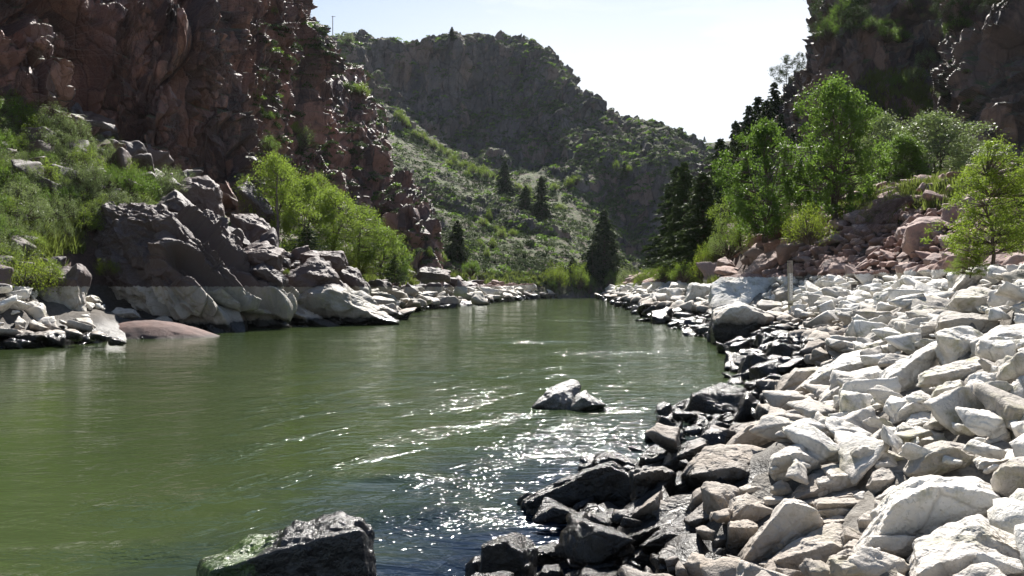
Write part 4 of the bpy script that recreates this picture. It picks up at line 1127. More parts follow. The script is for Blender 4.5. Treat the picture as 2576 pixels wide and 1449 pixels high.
LR = [
 ("E", [(1340,120),(1390,18),(1560,18),(1640,90),(1645,285),(1560,295),(1480,250),(1350,200)], [(1360,140),(1480,85),(1620,110)], 50, "tall square dark boulder with pale flat top above the giant slab"),
 ("E", [(1180,235),(1340,118),(1480,250),(1595,355),(1400,300),(1250,280)], [(1220,240),(1350,190),(1500,300)], 46, "pyramid-shaped boulder in front of the tall square one"),
 ("E", [(1790,95),(1880,55),(1960,130),(2055,290),(1980,310),(1830,170)], [(1810,110),(1900,180),(2000,290)], 58, "steep grey slab leaning against the cliff foot"),
 ("E", [(1600,410),(1720,388),(1830,440),(1885,525),(1780,530),(1650,470)], [(1630,430),(1760,460),(1850,520)], 44.5, "rounded pinkish boulder right of the giant slab's crest"),
 ("E", [(1750,300),(1930,285),(2045,400),(1900,460),(1880,530),(1840,430)], [(1790,330),(1940,380),(2000,420)], 48, "lumpy brown boulder behind the rounded pinkish one"),
 ("E", [(1885,520),(2060,402),(2092,500),(2085,570),(1900,550)], [(1910,530),(2060,480)], 46, "dark triangular boulder with a thin lit edge"),
 ("E", [(1725,610),(1850,555),(2000,508),(2132,560),(2092,690),(1960,650),(1900,680)], [(1780,620),(1980,580),(2090,620)], 43, "dark overhanging boulder below the triangular one"),
 ("E", [(1880,710),(1980,645),(2150,765),(2110,840),(1950,790)], [(1920,720),(2020,720),(2120,810)], 42, "lit ribbed block low on the right end of the giant slab"),
 ("S", [(1130,1130),(1150,1090),(1198,1060),(1267,1022),(1310,1052),(1345,1112),(1300,1150),(1200,1180)], [(1160,1110),(1230,1090),(1300,1110)], 46, "dark block with a flat pale lid right of the giant slab"),
 ("S", [(1125,1170),(1230,1130),(1345,1110),(1414,1164),(1500,1225),(1582,1290),(1480,1302),(1340,1305),(1200,1280),(1120,1220)], [(1200,1200),(1330,1180),(1500,1270)], 45.5, "long sloping boulder with brown back and grey-white foot reaching the water"),
 ("E", [(2090,960),(2180,955),(2360,1040),(2540,1135),(2490,1160),(2300,1150),(2200,1140),(2060,1070)], [(2120,1010),(2300,1080),(2480,1150)], 44, "thin white-edged slab sloping into the water between the two big boulders"),
 ("G", [(240,1180),(300,1165),(430,1165),(445,1230),(400,1250),(330,1200)], [(270,1185),(420,1190)], 50, "low black boulder behind the lidded block"),
 ("G", [(385,1255),(480,1238),(545,1320),(545,1380),(430,1320)], [(410,1260),(500,1290)], 51, "black boulder above the sloping brown-backed one"),
 ("E", [(420,370),(570,318),(660,400),(665,490),(560,530),(430,440)], [(440,390),(600,400)], 45, "pink-topped block at the lower edge of the left thicket"),
 ("E", [(410,440),(440,422),(520,510),(500,550),(420,500)], [(430,450),(500,520)], 43, "small bright pointed pink stone beside the thicket"),
 ("E", [(495,570),(540,518),(600,640),(622,705),(520,640)], [(520,560),(590,670)], 41, "upright grey-pink shard in front of the dark gap"),
 ("E", [(560,540),(650,488),(740,600),(730,710),(640,710),(580,620)], [(590,560),(680,560),(730,650)], 42.5, "dark shaded block in the gap left of the giant slab"),
 ("E", [(230,380),(330,440),(360,480),(330,510),(220,480),(160,430)], [(200,430),(330,470)], 43.5, "flat reddish rock at the left under the thicket"),
 ("E", [(225,770),(290,735),(450,690),(600,700),(648,800),(625,1080),(490,1095),(360,1105),(335,990),(265,890)], [(280,800),(420,760),(590,800)], 34, "rock wall with a purple-black top and chalk-white lower half at the left"),
 ("E", [(160,980),(185,962),(300,960),(337,990),(332,1085),(300,1125),(200,1095),(160,1065)], [(190,1000),(290,1000)], 31.5, "boxy bright white block at the far left near the water"),
 ("E", [(-20,1080),(40,1065),(120,1085),(125,1135),(0,1130)], [(10,1090),(110,1110)], 30.5, "low white stone cut by the left edge"),
 ("E", [(220,1110),(250,1095),(355,1150),(300,1170),(225,1160)], [(240,1125),(330,1150)], 30.5, "flat white stone in front of the boxy white block"),
 ("E", [(640,1030),(660,1012),(800,1040),(792,1072),(660,1065)], [(655,1035),(790,1055)], 37, "white flat stone beneath the giant slab's shadow, behind the pink mound"),
 ("E", [(830,1060),(880,1003),(1000,1010),(1045,1070),(900,1085)], [(850,1050),(1000,1040)], 37.5, "pale grey stone between the pink mound and the giant slab"),
 ("E", [(1135,1100),(1250,1056),(1335,1145),(1200,1135)], [(1170,1095),(1270,1100)], 37.5, "wedge-shaped grey stone at the right of the pink mound"),
 ("E", [(2015,1090),(2060,1078),(2130,1090),(2195,1145),(2130,1175),(2025,1170)], [(2040,1110),(2150,1130)], 42.5, "dark red wet rock at the waterline under the sloping slab"),
 ("E", [(1080,100),(1105,40),(1145,110),(1200,215),(1170,225),(1100,170)], [(1100,110),(1150,170)], 52, "pointed red spire of rock standing in the bushes"),
 ("E", [(550,210),(600,195),(655,235),(640,265),(570,250)], [(570,225),(640,245)], 47, "pink lit stone half hidden in the thicket"),
 ("E", [(100,1200),(170,1170),(340,1190),(350,1240),(200,1270),(110,1250)], [(130,1210),(320,1210)], 28.8, "black stone at the far left waterline, topmost of the dark row"),
 ("E", [(20,1250),(100,1228),(150,1270),(140,1300),(30,1300)], [(40,1260),(130,1265)], 28.2, "rounded black stone at the waterline near the left edge"),
 ("E", [(490,1165),(560,1160),(620,1200),(600,1240),(510,1240)], [(510,1180),(600,1200)], 29.3, "black stone at the left end of the pink mound"),
 ("E", [(820,1235),(880,1225),(945,1262),(900,1280),(820,1280)], [(830,1240),(920,1255)], 28.4, "flat wet stone just left of the pink mound's tip"),
 ("E", [(680,1190),(740,1175),(830,1220),(800,1250),(690,1240)], [(700,1200),(800,1220)], 29, "dark stone leaning on the pink mound's near side"),
 ("G", [(770,1280),(790,1243),(850,1238),(925,1258),(925,1298),(800,1295)], [(790,1260),(910,1275)], 62, "broad white-topped flat boulder on the grassy strip beyond the green trees"),
 ("G", [(945,1360),(970,1288),(1008,1340),(1005,1362)], [(960,1330),(990,1345)], 68, "dark pointed boulder on the far left shore"),
 ("G", [(1025,1400),(1040,1350),(1070,1350),(1112,1405),(1060,1410)], [(1040,1380),(1080,1400)], 80, "white pointed stone at the far left shore beside the bend"),
]
for crop, out, ridge, Y, label in LR:
    w = (max(p[0] for p in out) - min(p[0] for p in out)) * CROPS[crop][2]
    key_rock(crop, out, ridge, "boulder" if w > 90 else "stone", label, "boulder" if w > 90 else "stone", Y=Y, dd=.75, chip=.16)

# pink granite mound sliding into the water
def mat_mound():
    T = NT("pink granite")
    pos = T.geo().outputs["Position"]
    n1 = T.noise(1.5, 5, .6, pos); n2 = T.noise(30, 4, .7, pos)
    c = T.mix(T.mr(n1, .35, .65), (.15, .082, .068), (.10, .058, .05))
    c = T.mix(T.mr(n2, .45, .7, 0, .5), c, (.09, .056, .047))
    zw = T.ma('ADD', T.n('SeparateXYZ', i_Vector=pos).outputs['Z'], T.mr(n1, 0, 1, -.12, .12))
    c = T.mix(T.mr(zw, .05, .16), (.05, .035, .03), c)
    return T.out(T.pbr(c, .75, T.bump(T.ma("ADD", n2, T.noise(5, 5, .6, pos)), .7, .05), .3))
nm_ = 90
mx, my = np.meshgrid(np.linspace(-1, 1, nm_), np.linspace(-1, 1, nm_))
rad = np.sqrt(mx ** 2 + my ** 2)
Pm = np.stack([mx.ravel(), my.ravel(), np.zeros(mx.size)], 1)
prof = np.clip(1 - rad ** 2.0, -1, 1).ravel()
zz_ = prof * 1.0 * (1 - .35 * Pm[:, 0]) + fbm(Pm * 2.2, 4, 501) * .05 + crag(Pm, .5, 502) * .05
MV = np.stack([Pm[:, 0] * 3.1, Pm[:, 1] * 1.7, zz_ * .85], 1)
mound = link("boulder", mesh_np("mound", MV, grid_faces(nm_, nm_), [mat_mound()], True))
mound.location = (-15.7, 35.2, -.14)
mound.rotation_euler = (0, 0, .22)
tag(mound, "smooth low pink mound of rock sloping into the water below the giant slab", "boulder")
poly_mask(cp("E", [(620,1120),(760,1075),(890,1063),(1100,1080),(1300,1140),(1500,1180),(1510,1220),(1300,1225),(950,1240),(800,1200)]))

def left_area(rr):
    y = 26 + 40 * rr.random() ** 1.2
    return shore_l(y) + .3 - rr.random() ** 1.1 * 8, y
def left_far(rr):
    y = 52 + 120 * rr.random() ** 1.1
    return shore_l(y) + .3 - rr.random() ** 1.3 * 7, y
SL = scatter_stones(None, left_area, 7000, sz(.12, .26, .9), 21) + scatter_stones(None, left_far, 6000, sz(.25, .48, 1.6), 22)
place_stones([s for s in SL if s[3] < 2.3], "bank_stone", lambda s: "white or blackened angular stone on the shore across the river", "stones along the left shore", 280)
place_stones([s for s in SL if s[3] >= 2.3], "broken_stone", lambda s: "brown broken stone on the slope above the left shore", "brown stones above the left shore", 120)

for crop, out, ridge, label in [
    ("S", [(3625,985),(3630,905),(3680,872),(3810,872),(3815,905),(3760,950),(3740,995),(3660,1000)], [(3632,915),(3690,890),(3800,895)], "large smooth grey block with a flat white top on the red talus"),
    ("S", [(3785,775),(3800,735),(3870,725),(3875,770),(3830,795)], [(3790,750),(3868,742)], "reddish rectangular block on the edge of the grassy shelf"),
    ("S", [(3280,1095),(3300,1040),(3400,1020),(3430,1050),(3420,1100),(3340,1110)], [(3295,1085),(3410,1075)], "flat pinkish-white stone low on the red talus"),
    ("S", [(3010,985),(3050,960),(3070,990),(3050,1030),(3010,1040),(2995,1010)], [(3010,1000),(3055,990)], "bluish-grey boulder left of the big red-brown slab"),
    ("S", [(3190,880),(3260,870),(3300,890),(3290,910),(3200,910)], [(3200,890),(3290,892)], "dark red stone under the yellow-green bush"),
    ("S", [(3660,845),(3700,820),(3720,825),(3690,860)], [(3670,848),(3705,830)], "thin white sliver of rock above the large grey block")]:
    key_rock(crop, out, ridge, "boulder", label, "boulder", dd=.7, chip=.08)

def cliff_foot(rr):
    return -34 + rr.random() * 20, 40 + rr.random() * 32
SF = [q for q in scatter_stones(None, cliff_foot, 2600, sz(.25, .5, 1.5), 31) if q[3] > 6.5 and (q[1] + 1.0 * (q[2] - 45) * .3) < -17.5]
place_stones(SF, "fallen_block", lambda q: "dark red-brown fallen block at the foot of the left cliff above the thicket", "fallen blocks at the foot of the left cliff", 150)
# ------------------------------------------------------------------ vegetation
def mat_leaf(name, c1, c2, trans=.5, rough=.6, spec=.12, glow=(.23, .34, .03)):
    T = NT(name)
    pos = T.geo().outputs["Position"]
    rnd = T.n("ObjectInfo").outputs["Random"]
    n = T.noise(1.3, 3, .6, pos)
    f = T.ma('ADD', T.ma('MULTIPLY', n, .8), T.ma('MULTIPLY', rnd, .35))
    c = T.mix(T.mr(f, .35, .85), c1, c2)
    b = T.pbr(c, rough, None, spec)
    tr = T.n("BsdfTranslucent")
    T.set(tr, "Color", T.mix(.35, c, glow, 'MIX') if trans > .3 else c)
    ms = T.n("MixShader"); T.set(ms, "Fac", trans)
    T.t.links.new(b, ms.inputs[1]); T.t.links.new(tr.outputs[0], ms.inputs[2])
    return T.out(ms.outputs[0])
def mat_bark(name, c1, c2):
    T = NT(name)
    pos = T.geo().outputs["Position"]
    n = T.noise(6, 4, .6, T.vscale(pos, (1, 1, .3)))
    return T.out(T.pbr(T.mix(T.mr(n, .35, .65), c1, c2), .9, T.bump(n, .5, .03), .2))
L_BRIGHT = mat_leaf("bright leaves", (.11, .17, .030), (.19, .25, .045), .50, .6, .2)
L_MID = mat_leaf("green leaves", (.072, .130, .025), (.125, .190, .040), .47, .5, .18, (.18, .31, .03))
L_SILV = mat_leaf("silvery leaves", (.135, .175, .080), (.23, .27, .135), .35, .5, .25)
L_DARK = mat_leaf("dark needles", (.026, .045, .016), (.056, .082, .024), .28, .7, .12)
L_SAGE = mat_leaf("sage leaves", (.050, .078, .034), (.095, .125, .052), .25, .8, .08)
L_FIR = mat_leaf("young fir needles", (.13, .19, .026), (.22, .27, .04), .5, .6, .15)
L_GRASS = mat_leaf("grass blades", (.075, .098, .030), (.15, .15, .06), .4)
L_YEL = mat_leaf("yellow-green leaves", (.12, .16, .022), (.20, .23, .035), .5)
BARK = mat_bark("bark", (.055, .042, .032), (.12, .095, .075))
BARK_D = mat_bark("dead twigs", (.075, .055, .052), (.15, .12, .115))

def tubes(segs, sides=5):
    """segs: list of (p0,p1,r0,r1)"""
    p0 = np.array([s[0] for s in segs], float); p1 = np.array([s[1] for s in segs], float)
    r0 = np.array([s[2] for s in segs]); r1 = np.array([s[3] for s in segs])
    d = p1 - p0; d /= np.linalg.norm(d, axis=1, keepdims=True) + 1e-9
    up = np.where(np.abs(d[:, 2:3]) > .9, np.array([[1., 0, 0]]), np.array([[0, 0, 1.]]))
    u = np.cross(d, up); u /= np.linalg.norm(u, axis=1, keepdims=True) + 1e-9
    w = np.cross(d, u)
    V = []
    for k in range(sides):
        a = 2 * math.pi * k / sides
        V.append(p0 + (u * math.cos(a) + w * math.sin(a)) * r0[:, None])
    for k in range(sides):
        a = 2 * math.pi * k / sides
        V.append(p1 + (u * math.cos(a) + w * math.sin(a)) * r1[:, None])
    V = np.stack(V, 1)                       # (n, 2s, 3)
    n = len(segs)
    f = np.array([[k, (k + 1) % sides, sides + (k + 1) % sides, sides + k] for k in range(sides)])
    Fc = (np.arange(n)[:, None, None] * 2 * sides + f[None]).reshape(-1, 4)
    return V.reshape(-1, 3), Fc

def leaves(C, size, rr, aspect=.55, up=None, droop=0):
    """one diamond leaf at every point of C"""
    n = len(C)
    a = rr.normal(size=(n, 3)); 
    if up is not None: a = a * .75 + up
    a[:, 2] -= droop
    a /= np.linalg.norm(a, axis=1, keepdims=True)
    b = np.cross(a, rr.normal(size=(n, 3))); b /= np.linalg.norm(b, axis=1, keepdims=True) + 1e-9
    s = (size * rr.uniform(.6, 1.35, n))[:, None]
    V = np.stack([C - a * s * .5, C + b * s * aspect * .5 - a * s * .05, C + a * s * .5, C - b * s * aspect * .5 - a * s * .05], 1)
    return V.reshape(-1, 3), np.arange(4 * n).reshape(-1, 4)

def broadleaf(seed, h=1.0, w=.6, nclu=170, per=60, leaf=.017, stems=3, low=.12, shape=1.0, cl=.055, spiky=.5, cone=False):
    """unit-height tree; returns (trunk V,F), (crown V,F)"""
    rr = np.random.RandomState(seed)
    segs = []; stem_pts = []
    for s in range(stems):
        a = rr.uniform(0, 6.28); lean = rr.uniform(.02, .16) * w * 2
        p = np.array([math.cos(a), math.sin(a), 0]) * .02 * (s > 0)
        r = .014 * rr.uniform(.6, 1.1)
        top = h * rr.uniform(.7, .97)
        n = 9
        for k in range(n):
            t = (k + 1) / n
            q = np.array([math.cos(a) * lean * t ** 1.3, math.sin(a) * lean * t ** 1.3, top * t]) + rr.normal(size=3) * .010
            segs.append((p, q, r * (1 - .85 * (k / n)), r * (1 - .85 * t)))
            stem_pts.append(q); p = q
    stem_pts = np.array(stem_pts)
    C = []
    lob = rr.uniform(0, 6.28, 5); la = rr.uniform(.10, .26, 5)
    while len(C) < nclu:
        z = rr.uniform(low, 1.0)
        t = (z - low) / (1 - low)
        prof = (math.sin(math.pi * min(1, t * .90 + .10) ** shape)) ** .55
        if cone:
            prof = (1 - t) ** .75 * min(1, .45 + t * 5) + .03
            if rr.rand() > prof + .15: continue
        a = rr.uniform(0, 6.28)
        R = w * .5 * prof * (1 + sum(la[i] * math.sin((i + 1) * a + lob[i] + z * 5) for i in range(5)))
        rad = R * rr.uniform(.25, 1.0) ** .45
        C.append((math.cos(a) * rad, math.sin(a) * rad, z * h + (rr.uniform(0, .06) if rr.rand() < spiky * .3 else 0)))
    C = np.array(C)
    L = []
    for c in C:
        m = int(per * rr.uniform(.4, 1.5))
        ax = np.array([cl, cl, cl * rr.uniform(.7, 1.3)]) * rr.uniform(.6, 1.35)
        L.append(c + rr.normal(size=(m, 3)) * ax * .62)
        j = np.argmin(((stem_pts - (c - np.array([0, 0, .08]))) ** 2).sum(1))
        s0 = stem_pts[j]; mid = (s0 + c) / 2 + np.array([0, 0, -.01])
        segs.append((s0, mid, .004, .003)); segs.append((mid, c, .003, .0012))
    L = np.concatenate(L)
    L = L[L[:, 2] > .01]
    return tubes(segs), leaves(L, leaf, rr)

def conifer(seed, w=.34, whorls=34, per=7, spray=.03, droop=.25, low=.06, dens=1.0, bare=0.0):
    rr = np.random.RandomState(seed)
    segs = []; p = np.zeros(3)
    for k in range(10):
        q = np.array([rr.normal() * .003, rr.normal() * .003, (k + 1) / 10])
        segs.append((p, q, .014 * (1 - k / 10) + .001, .014 * (1 - (k + 1) / 10) + .001)); p = q
    L = []; D = []
    for k in range(whorls):
        z = low + (1 - low) * (k / whorls) ** .95 + rr.normal() * .006
        Lk = w * .5 * (1 - (z - low) / (1 - low)) ** .75 * (.35 + .65 * min(1, (z - low + .03) / .1)) + .012
        Lk *= rr.uniform(.72, 1.2)
        for b in range(per):
            if rr.rand() < bare: continue
            a = rr.uniform(0, 6.28); ln = Lk * rr.uniform(.45, 1.3)
            rise = rr.uniform(-.10, .22)
            dirh = np.array([math.cos(a), math.sin(a), 0])
            n = max(3, int(ln / (spray * .28) * dens))
            t = np.sqrt(rr.uniform(.03, 1, n))
            pts = dirh[None] * (ln * t)[:, None]
            side = np.array([-math.sin(a), math.cos(a), 0])
            pts += side[None] * (rr.normal(size=n) * ln * .16 * (1.1 - t))[:, None]
            pts[:, 2] = z + ln * (rise * t - droop * t ** 2) + rr.normal(size=n) * .005
            L.append(pts); D.append(np.repeat((dirh * .8 + np.array([0, 0, -.25]))[None], n, 0))
            e = dirh * ln; e[2] = z + ln * (rise - droop)
            segs.append((np.array([0, 0, z]), np.array([e[0] * .6, e[1] * .6, z + ln * (.6 * rise - .36 * droop)]), .0035, .0015))
    L = np.concatenate(L); D = np.concatenate(D)
    return tubes(segs, 4), leaves(L, spray, rr, .42, D * 1.6)

def bush(seed, nclu=85, per=52, leaf=.042, flat=.8, cl=.13):
    """unit-radius shrub"""
    rr = np.random.RandomState(seed)
    segs = []; L = []
    for i in range(nclu):
        a = rr.uniform(0, 6.28); e = math.acos(rr.uniform(.0, 1.0))
        R = rr.uniform(.45, 1.0) ** .6 * (1 + .18 * math.sin(3 * a + seed) + .1 * math.sin(5 * a + 2))
        c = np.array([math.cos(a) * math.sin(e) * R, math.sin(a) * math.sin(e) * R, (math.cos(e) * R * flat + .12)])
        L.append(c + rr.normal(size=(int(per * rr.uniform(.5, 1.4)), 3)) * cl * rr.uniform(.6, 1.1) * .75)
        segs.append((np.array([rr.normal() * .05, rr.normal() * .05, -.1]), c * .6, .022, .012)); segs.append((c * .6, c * 1.02, .012, .004))
    L = np.concatenate(L)
    return tubes(segs, 4), leaves(L[L[:, 2] > -.12], leaf, rr, .6)

def mk(name, data, mats):
    return (mesh_np(name + " wood", data[0][0], data[0][1], [mats[0]], False), mesh_np(name + " leaves", data[1][0], data[1][1], [mats[1]], False))

P_CW = [mk("cottonwood", broadleaf(1 + i, w=.64 + .06 * i, nclu=260, per=105, leaf=.019, stems=7, cl=.040, low=.08, spiky=1.0), (BARK, L_MID)) for i in range(2)]
P_CWB = [mk("bright tree", broadleaf(11 + i, w=.85, nclu=180, per=70, leaf=.024, stems=4, low=.05, cl=.07), (BARK, L_BRIGHT)) for i in range(3)]
P_SILV = [mk("silver tree", broadleaf(21 + i, w=.8 + .2 * i, nclu=230, per=80, leaf=.021, stems=4, low=.05, cl=.065), (BARK, L_SILV)) for i in range(2)]
P_CON = [mk("conifer", conifer(31 + i, w=.38 + .08 * i, droop=.2 + .1 * i, whorls=44, per=10, dens=2.6, spray=.034, bare=.22), (BARK, L_DARK)) for i in range(3)]
P_FIR = [mk("young fir", broadleaf(41 + i, w=.78, nclu=270, per=88, leaf=.0135, stems=1, low=.08, cl=.034, cone=True), (BARK, L_FIR)) for i in range(2)]
P_PINE = [mk("pine", broadleaf(51 + i, w=.95, nclu=70, per=70, leaf=.026, stems=1 + i, low=.28, cl=.06, shape=.8), (BARK, L_DARK)) for i in range(2)]
P_BB = [mk("bright bush", bush(61 + i), (BARK, L_BRIGHT)) for i in range(3)]
P_BS = [mk("grey bush", bush(71 + i), (BARK, L_SILV)) for i in range(3)]
P_BM = [mk("green bush", bush(81 + i), (BARK, L_MID)) for i in range(3)]
P_BY = [mk("yellow bush", bush(91 + i, leaf=.045, cl=.2), (BARK, L_YEL)) for i in range(2)]
P_JUN = [mk("juniper", conifer(95 + i, w=.8, whorls=26, per=9, spray=.05, droop=.05, low=.02, dens=1.2), (BARK, L_DARK)) for i in range(2)]

_vr = random.Random(77)
WID = {}
def plant(kind, name, label, cat, px, base, top, wpx=None, Y=None, group=None, sink=.0, lean=0.0, pos=None):
    """kind: list of meshes of unit height (trees); base and top are picture rows"""
    wood, crown = _vr.choice(kind)
    if pos is None:
        if Y is None:
            h, _ = hit(px, base)
            Y = h.y if h is not None else 100
            pos = h if h is not None else Vector(P2W(px, base, Y))
        else:
            pos = Vector(P2W(px, base, Y))
    Yv = pos.y
    hh = (base - top) / F * Yv
    z0 = min(pos.z, pos.z)
    sw = 1.0
    if wpx:
        cw = WID.get(crown.name)
        if cw is None:
            a_ = np.zeros(len(crown.vertices) * 3, dtype=np.float32); crown.vertices.foreach_get("co", a_)
            cw = WID[crown.name] = float(np.percentile(a_[0::3], 98.5) - np.percentile(a_[0::3], 1.5))
        sw = (wpx / F * Yv) / (cw * hh)
    root = bpy.data.objects.new(name, None)
    SC.collection.objects.link(root)
    root.location = (pos.x, pos.y, z0 - sink)
    root.rotation_euler = (0, lean, _vr.uniform(0, 6.28) if not lean else 0)
    root.scale = (hh * sw, hh * sw, hh)
    root.empty_display_size = .2
    link("trunk", wood, root); link("crown", crown, root)
    return tag(root, label, cat, group)

def shrub(kind, name, label, px, py, wpx, hpx=None, Y=None, group=None, pos=None, parts=True):
    wood, crown = _vr.choice(kind)
    if pos is None:
        if Y is None:
            h, _ = hit(px, py)
            if h is None: return None
            pos = h
        else: pos = Vector(P2W(px, py, Y))
    r = wpx / 2 / F * pos.y
    hr = (hpx / F * pos.y / .95) if hpx else r
    root = bpy.data.objects.new(name, None)
    SC.collection.objects.link(root)
    root.location = pos; root.scale = (r, r, hr); root.rotation_euler = (0, 0, _vr.uniform(0, 6.28))
    root.empty_display_size = .2
    link("stems", wood, root); link("foliage", crown, root)
    return tag(root, label, "shrub", group)

# --- right bank
plant(P_CW[:1], "cottonwood_tree", "tallest leafy green tree on the right bank with several slim trunks", "tree", 2100, 560, 213, 205, 46)
plant(P_CW[1:], "cottonwood_tree", "bright leafy tree left of the tallest one on the right bank", "tree", 1925, 610, 318, 215, 49)
plant(P_CWB, "leafy_tree", "low leafy tree spilling toward the river below the two tall leafy trees", "tree", 1862, 620, 470, 90, 54)
plant(P_CW, "leafy_tree", "green sapling growing between the two tall leafy trees", "tree", 2015, 580, 430, 90, 50)
plant(P_SILV, "leafy_tree", "silvery-leaved tree right of the tallest leafy tree", "tree", 2222, 520, 300, 150, 54)
plant(P_SILV[:1], "leafy_tree", "round dark green tree with glossy leaves on the grassy shelf at the right", "tree", 2350, 480, 295, 200, 52)
plant(P_CW[:1], "leafy_tree", "dense green tree between the silvery one and the glossy round one", "tree", 2275, 500, 345, 130, 50)
plant(P_SILV[1:], "leafy_tree", "smaller dark bushy tree at the right end of the row on the shelf", "tree", 2430, 480, 340, 110, 54)
plant(P_FIR[:1], "young_fir", "young yellow-green fir with a bare leaning lower trunk near the right edge", "fir", 2498, 665, 356, 250, 13.5)
plant(P_FIR[1:], "young_fir", "young fir cut off by the right edge of the picture", "fir", 2600, 650, 368, 210, 15)
plant(P_FIR[1:], "fir_seedling", "low fir seedling at the foot of the young fir", "fir", 2440, 700, 600, 90, 14)
shrub(P_BS, "bush", "silvery-green bush at the foot of the left leafy tree on the right bank", 1835, 640, 100, 95, 56)
shrub(P_BY, "bush", "rounded yellow-green bush on the red talus below the tall trees", 2035, 606, 125, 80, 40)
shrub(P_BY, "bush", "bright yellow-green sapling bush by the bushes above the white shore stones", 1768, 700, 62, 72, 62)
shrub(P_BB, "bush", "low pale green bush left of the bright sapling on the right shore", 1720, 705, 80, 48, 66)
shrub(P_BB, "bush", "green bush at the far end of the right bank under the dark firs", 1668, 705, 60, 40, 80)
shrub(P_BS, "bush", "greyish willow bush at the far bend of the river", 1580, 728, 70, 62, 160)
shrub(P_BB, "bush", "rounded green bush at the foot of the conifers on the right bank", 1800, 650, 70, 60, 62)
for i, (px, b, t, w, Y, lab) in enumerate([
    (1703, 700, 415, 125, 88, "broad dark fir at the left end of the right bank's row"),
    (1768, 690, 430, 150, 70, "dense dark fir with sunlit left edge in front of the broad one"),
    (1722, 690, 405, 110, 80, "dark fir pressed between the broad one and the dense one"),
    (1812, 560, 345, 90, 100, "dark fir behind the tall one, leaning into its neighbour"),
    (1868, 560, 330, 90, 92, "broad dark fir directly behind the left leafy tree"),
    (1908, 430, 240, 90, 110, "dark fir high on the slope against the right ridge"),
    (1948, 380, 205, 70, 108, "slim dark fir just below the lone gnarled pine"),
    (1832, 640, 362, 90, 78, "tall dark fir rising right behind the dense one"),
    (1800, 600, 412, 80, 92, "slim fir behind the dense dark one"),
    (1838, 560, 380, 70, 96, "slender fir just left of the bright leafy tree"),
    (1850, 520, 300, 80, 106, "tall narrow fir against the sky left of the ridge"),
    (1885, 480, 262, 80, 108, "fir with its top against the white sky"),
    (1928, 470, 250, 90, 104, "bushy fir on the skyline under the lone pine"),
    (1965, 500, 285, 70, 98, "dark fir on the slope behind the bright leafy tree"),
    (1995, 450, 330, 50, 92, "small fir in front of the dark right cliff"),
    (1770, 540, 430, 60, 112, "small hazy fir between the far hill and the right bank firs"),
    (1735, 560, 440, 60, 118, "faint fir tip above the broad dark fir")]):
    plant(P_CON, "fir_tree", lab, "fir", px, b, t, w, Y)
plant(P_PINE[:1], "pine_tree", "lone gnarled pine leaning out against the white sky on the right ridge", "pine", 1978, 222, 138, 92, sink=.4)
plant(P_PINE, "pine_tree", "small pine behind the lone gnarled one on the right ridge", "pine", 2012, 190, 125, 44, sink=.4)
plant(P_PINE[1:], "pine_tree", "two-stemmed pine at the top edge overhanging the right cliff", "pine", 2085, 60, -60, 110, sink=.4)
plant(P_PINE, "pine_tree", "drooping pine on the brink below the two-stemmed pine", "pine", 2062, 110, 30, 60, sink=.3)
for px, py, w, lab in [(2118, 62, 78, "round olive bush on top of the dark right cliff"), (2085, 98, 66, "olive bush just below the round one on the right cliff"),
                       (2305, 215, 60, "silvery bush in the cleft of the right cliff"), (2330, 170, 60, "pale bush above the silvery one in the cleft"),
                       (2250, 235, 60, "bush on the grassy ledge of the right cliff"), (2195, 270, 40, "small bush at the left end of the grassy ledge"),
                       (2275, 300, 50, "bush under the grassy ledge"), (2340, 290, 40, "mossy green bush at the right end of the ledge")]:
    shrub(P_BS if "silver" in lab or "pale" in lab else P_BM, "bush", lab, px, py, w, w * .8)
rv = random.Random(5)
for i in range(26):
    px, py = rv.uniform(2140, 2576), rv.uniform(-10, 110)
    if py > 60 and px > 2420: continue
    h, n = hit(px, py)
    if h is None: continue
    if rv.random() < .5:
        plant(P_PINE, "pine_tree", "dark pine among others at the top of the right cliff", "pine", px, py + 30, py - 45 - rv.random() * 30, 80, pos=h, group="pines on top of the right cliff")
    else:
        shrub(P_BM, "bush", "dark bush among pines at the top of the right cliff", px, py, rv.uniform(40, 80), pos=h, group="bushes on top of the right cliff")
for i in range(60):
    px, py = rv.uniform(1960, 2560), rv.uniform(150, 470)
    h, n = hit(px, py)
    if h is None or h.y < 50 or abs(n.z) < .45: continue
    shrub(P_BM + P_BS[:1], "bush", "small bush rooted in a crack of the right cliff", px, py, rv.uniform(14, 38), pos=h, group="small bushes on the right cliff")

# --- left bank: thicket, green trees, ledge bushes
THICK = [(0, 250), (95, 262), (165, 300), (250, 380), (300, 400), (450, 440), (470, 470), (420, 500), (340, 520), (230, 555), (150, 560), (0, 640)]
def inside(px, py, poly):
    c = False; j = len(poly) - 1
    for i in range(len(poly)):
        if (poly[i][1] > py) != (poly[j][1] > py) and px < (poly[j][0] - poly[i][0]) * (py - poly[i][1]) / (poly[j][1] - poly[i][1]) + poly[i][0]: c = not c
        j = i
    return c
n_ = 0; tries = 0; pts_ = []
while n_ < 125 and tries < 6000:
    tries += 1
    px, py = rv.uniform(-230, 480), rv.uniform(200, 660)
    if not inside(max(px, 1), py - 26 + (0 if px > 0 else -px * .25), THICK): continue
    if any((px - a) ** 2 + (py - b) ** 2 * 2.0 < 38 ** 2 for a, b in pts_): continue
    h, n = hit(px, py + 14, BVH_G)
    if h is None or h.y > 75: continue
    pts_.append((px, py)); n_ += 1
    k = rv.choice([P_BS, P_BS, P_BS, P_BB, P_BS, P_BM])
    col = "grey-green" if k is P_BS else "bright green" if k is P_BB else "dark green"
    shrub(k, "bush", col + " bush in the thicket on the left slope", px, py, rv.uniform(72, 118), rv.uniform(48, 78), pos=h, group=col + " bushes of the left thicket")
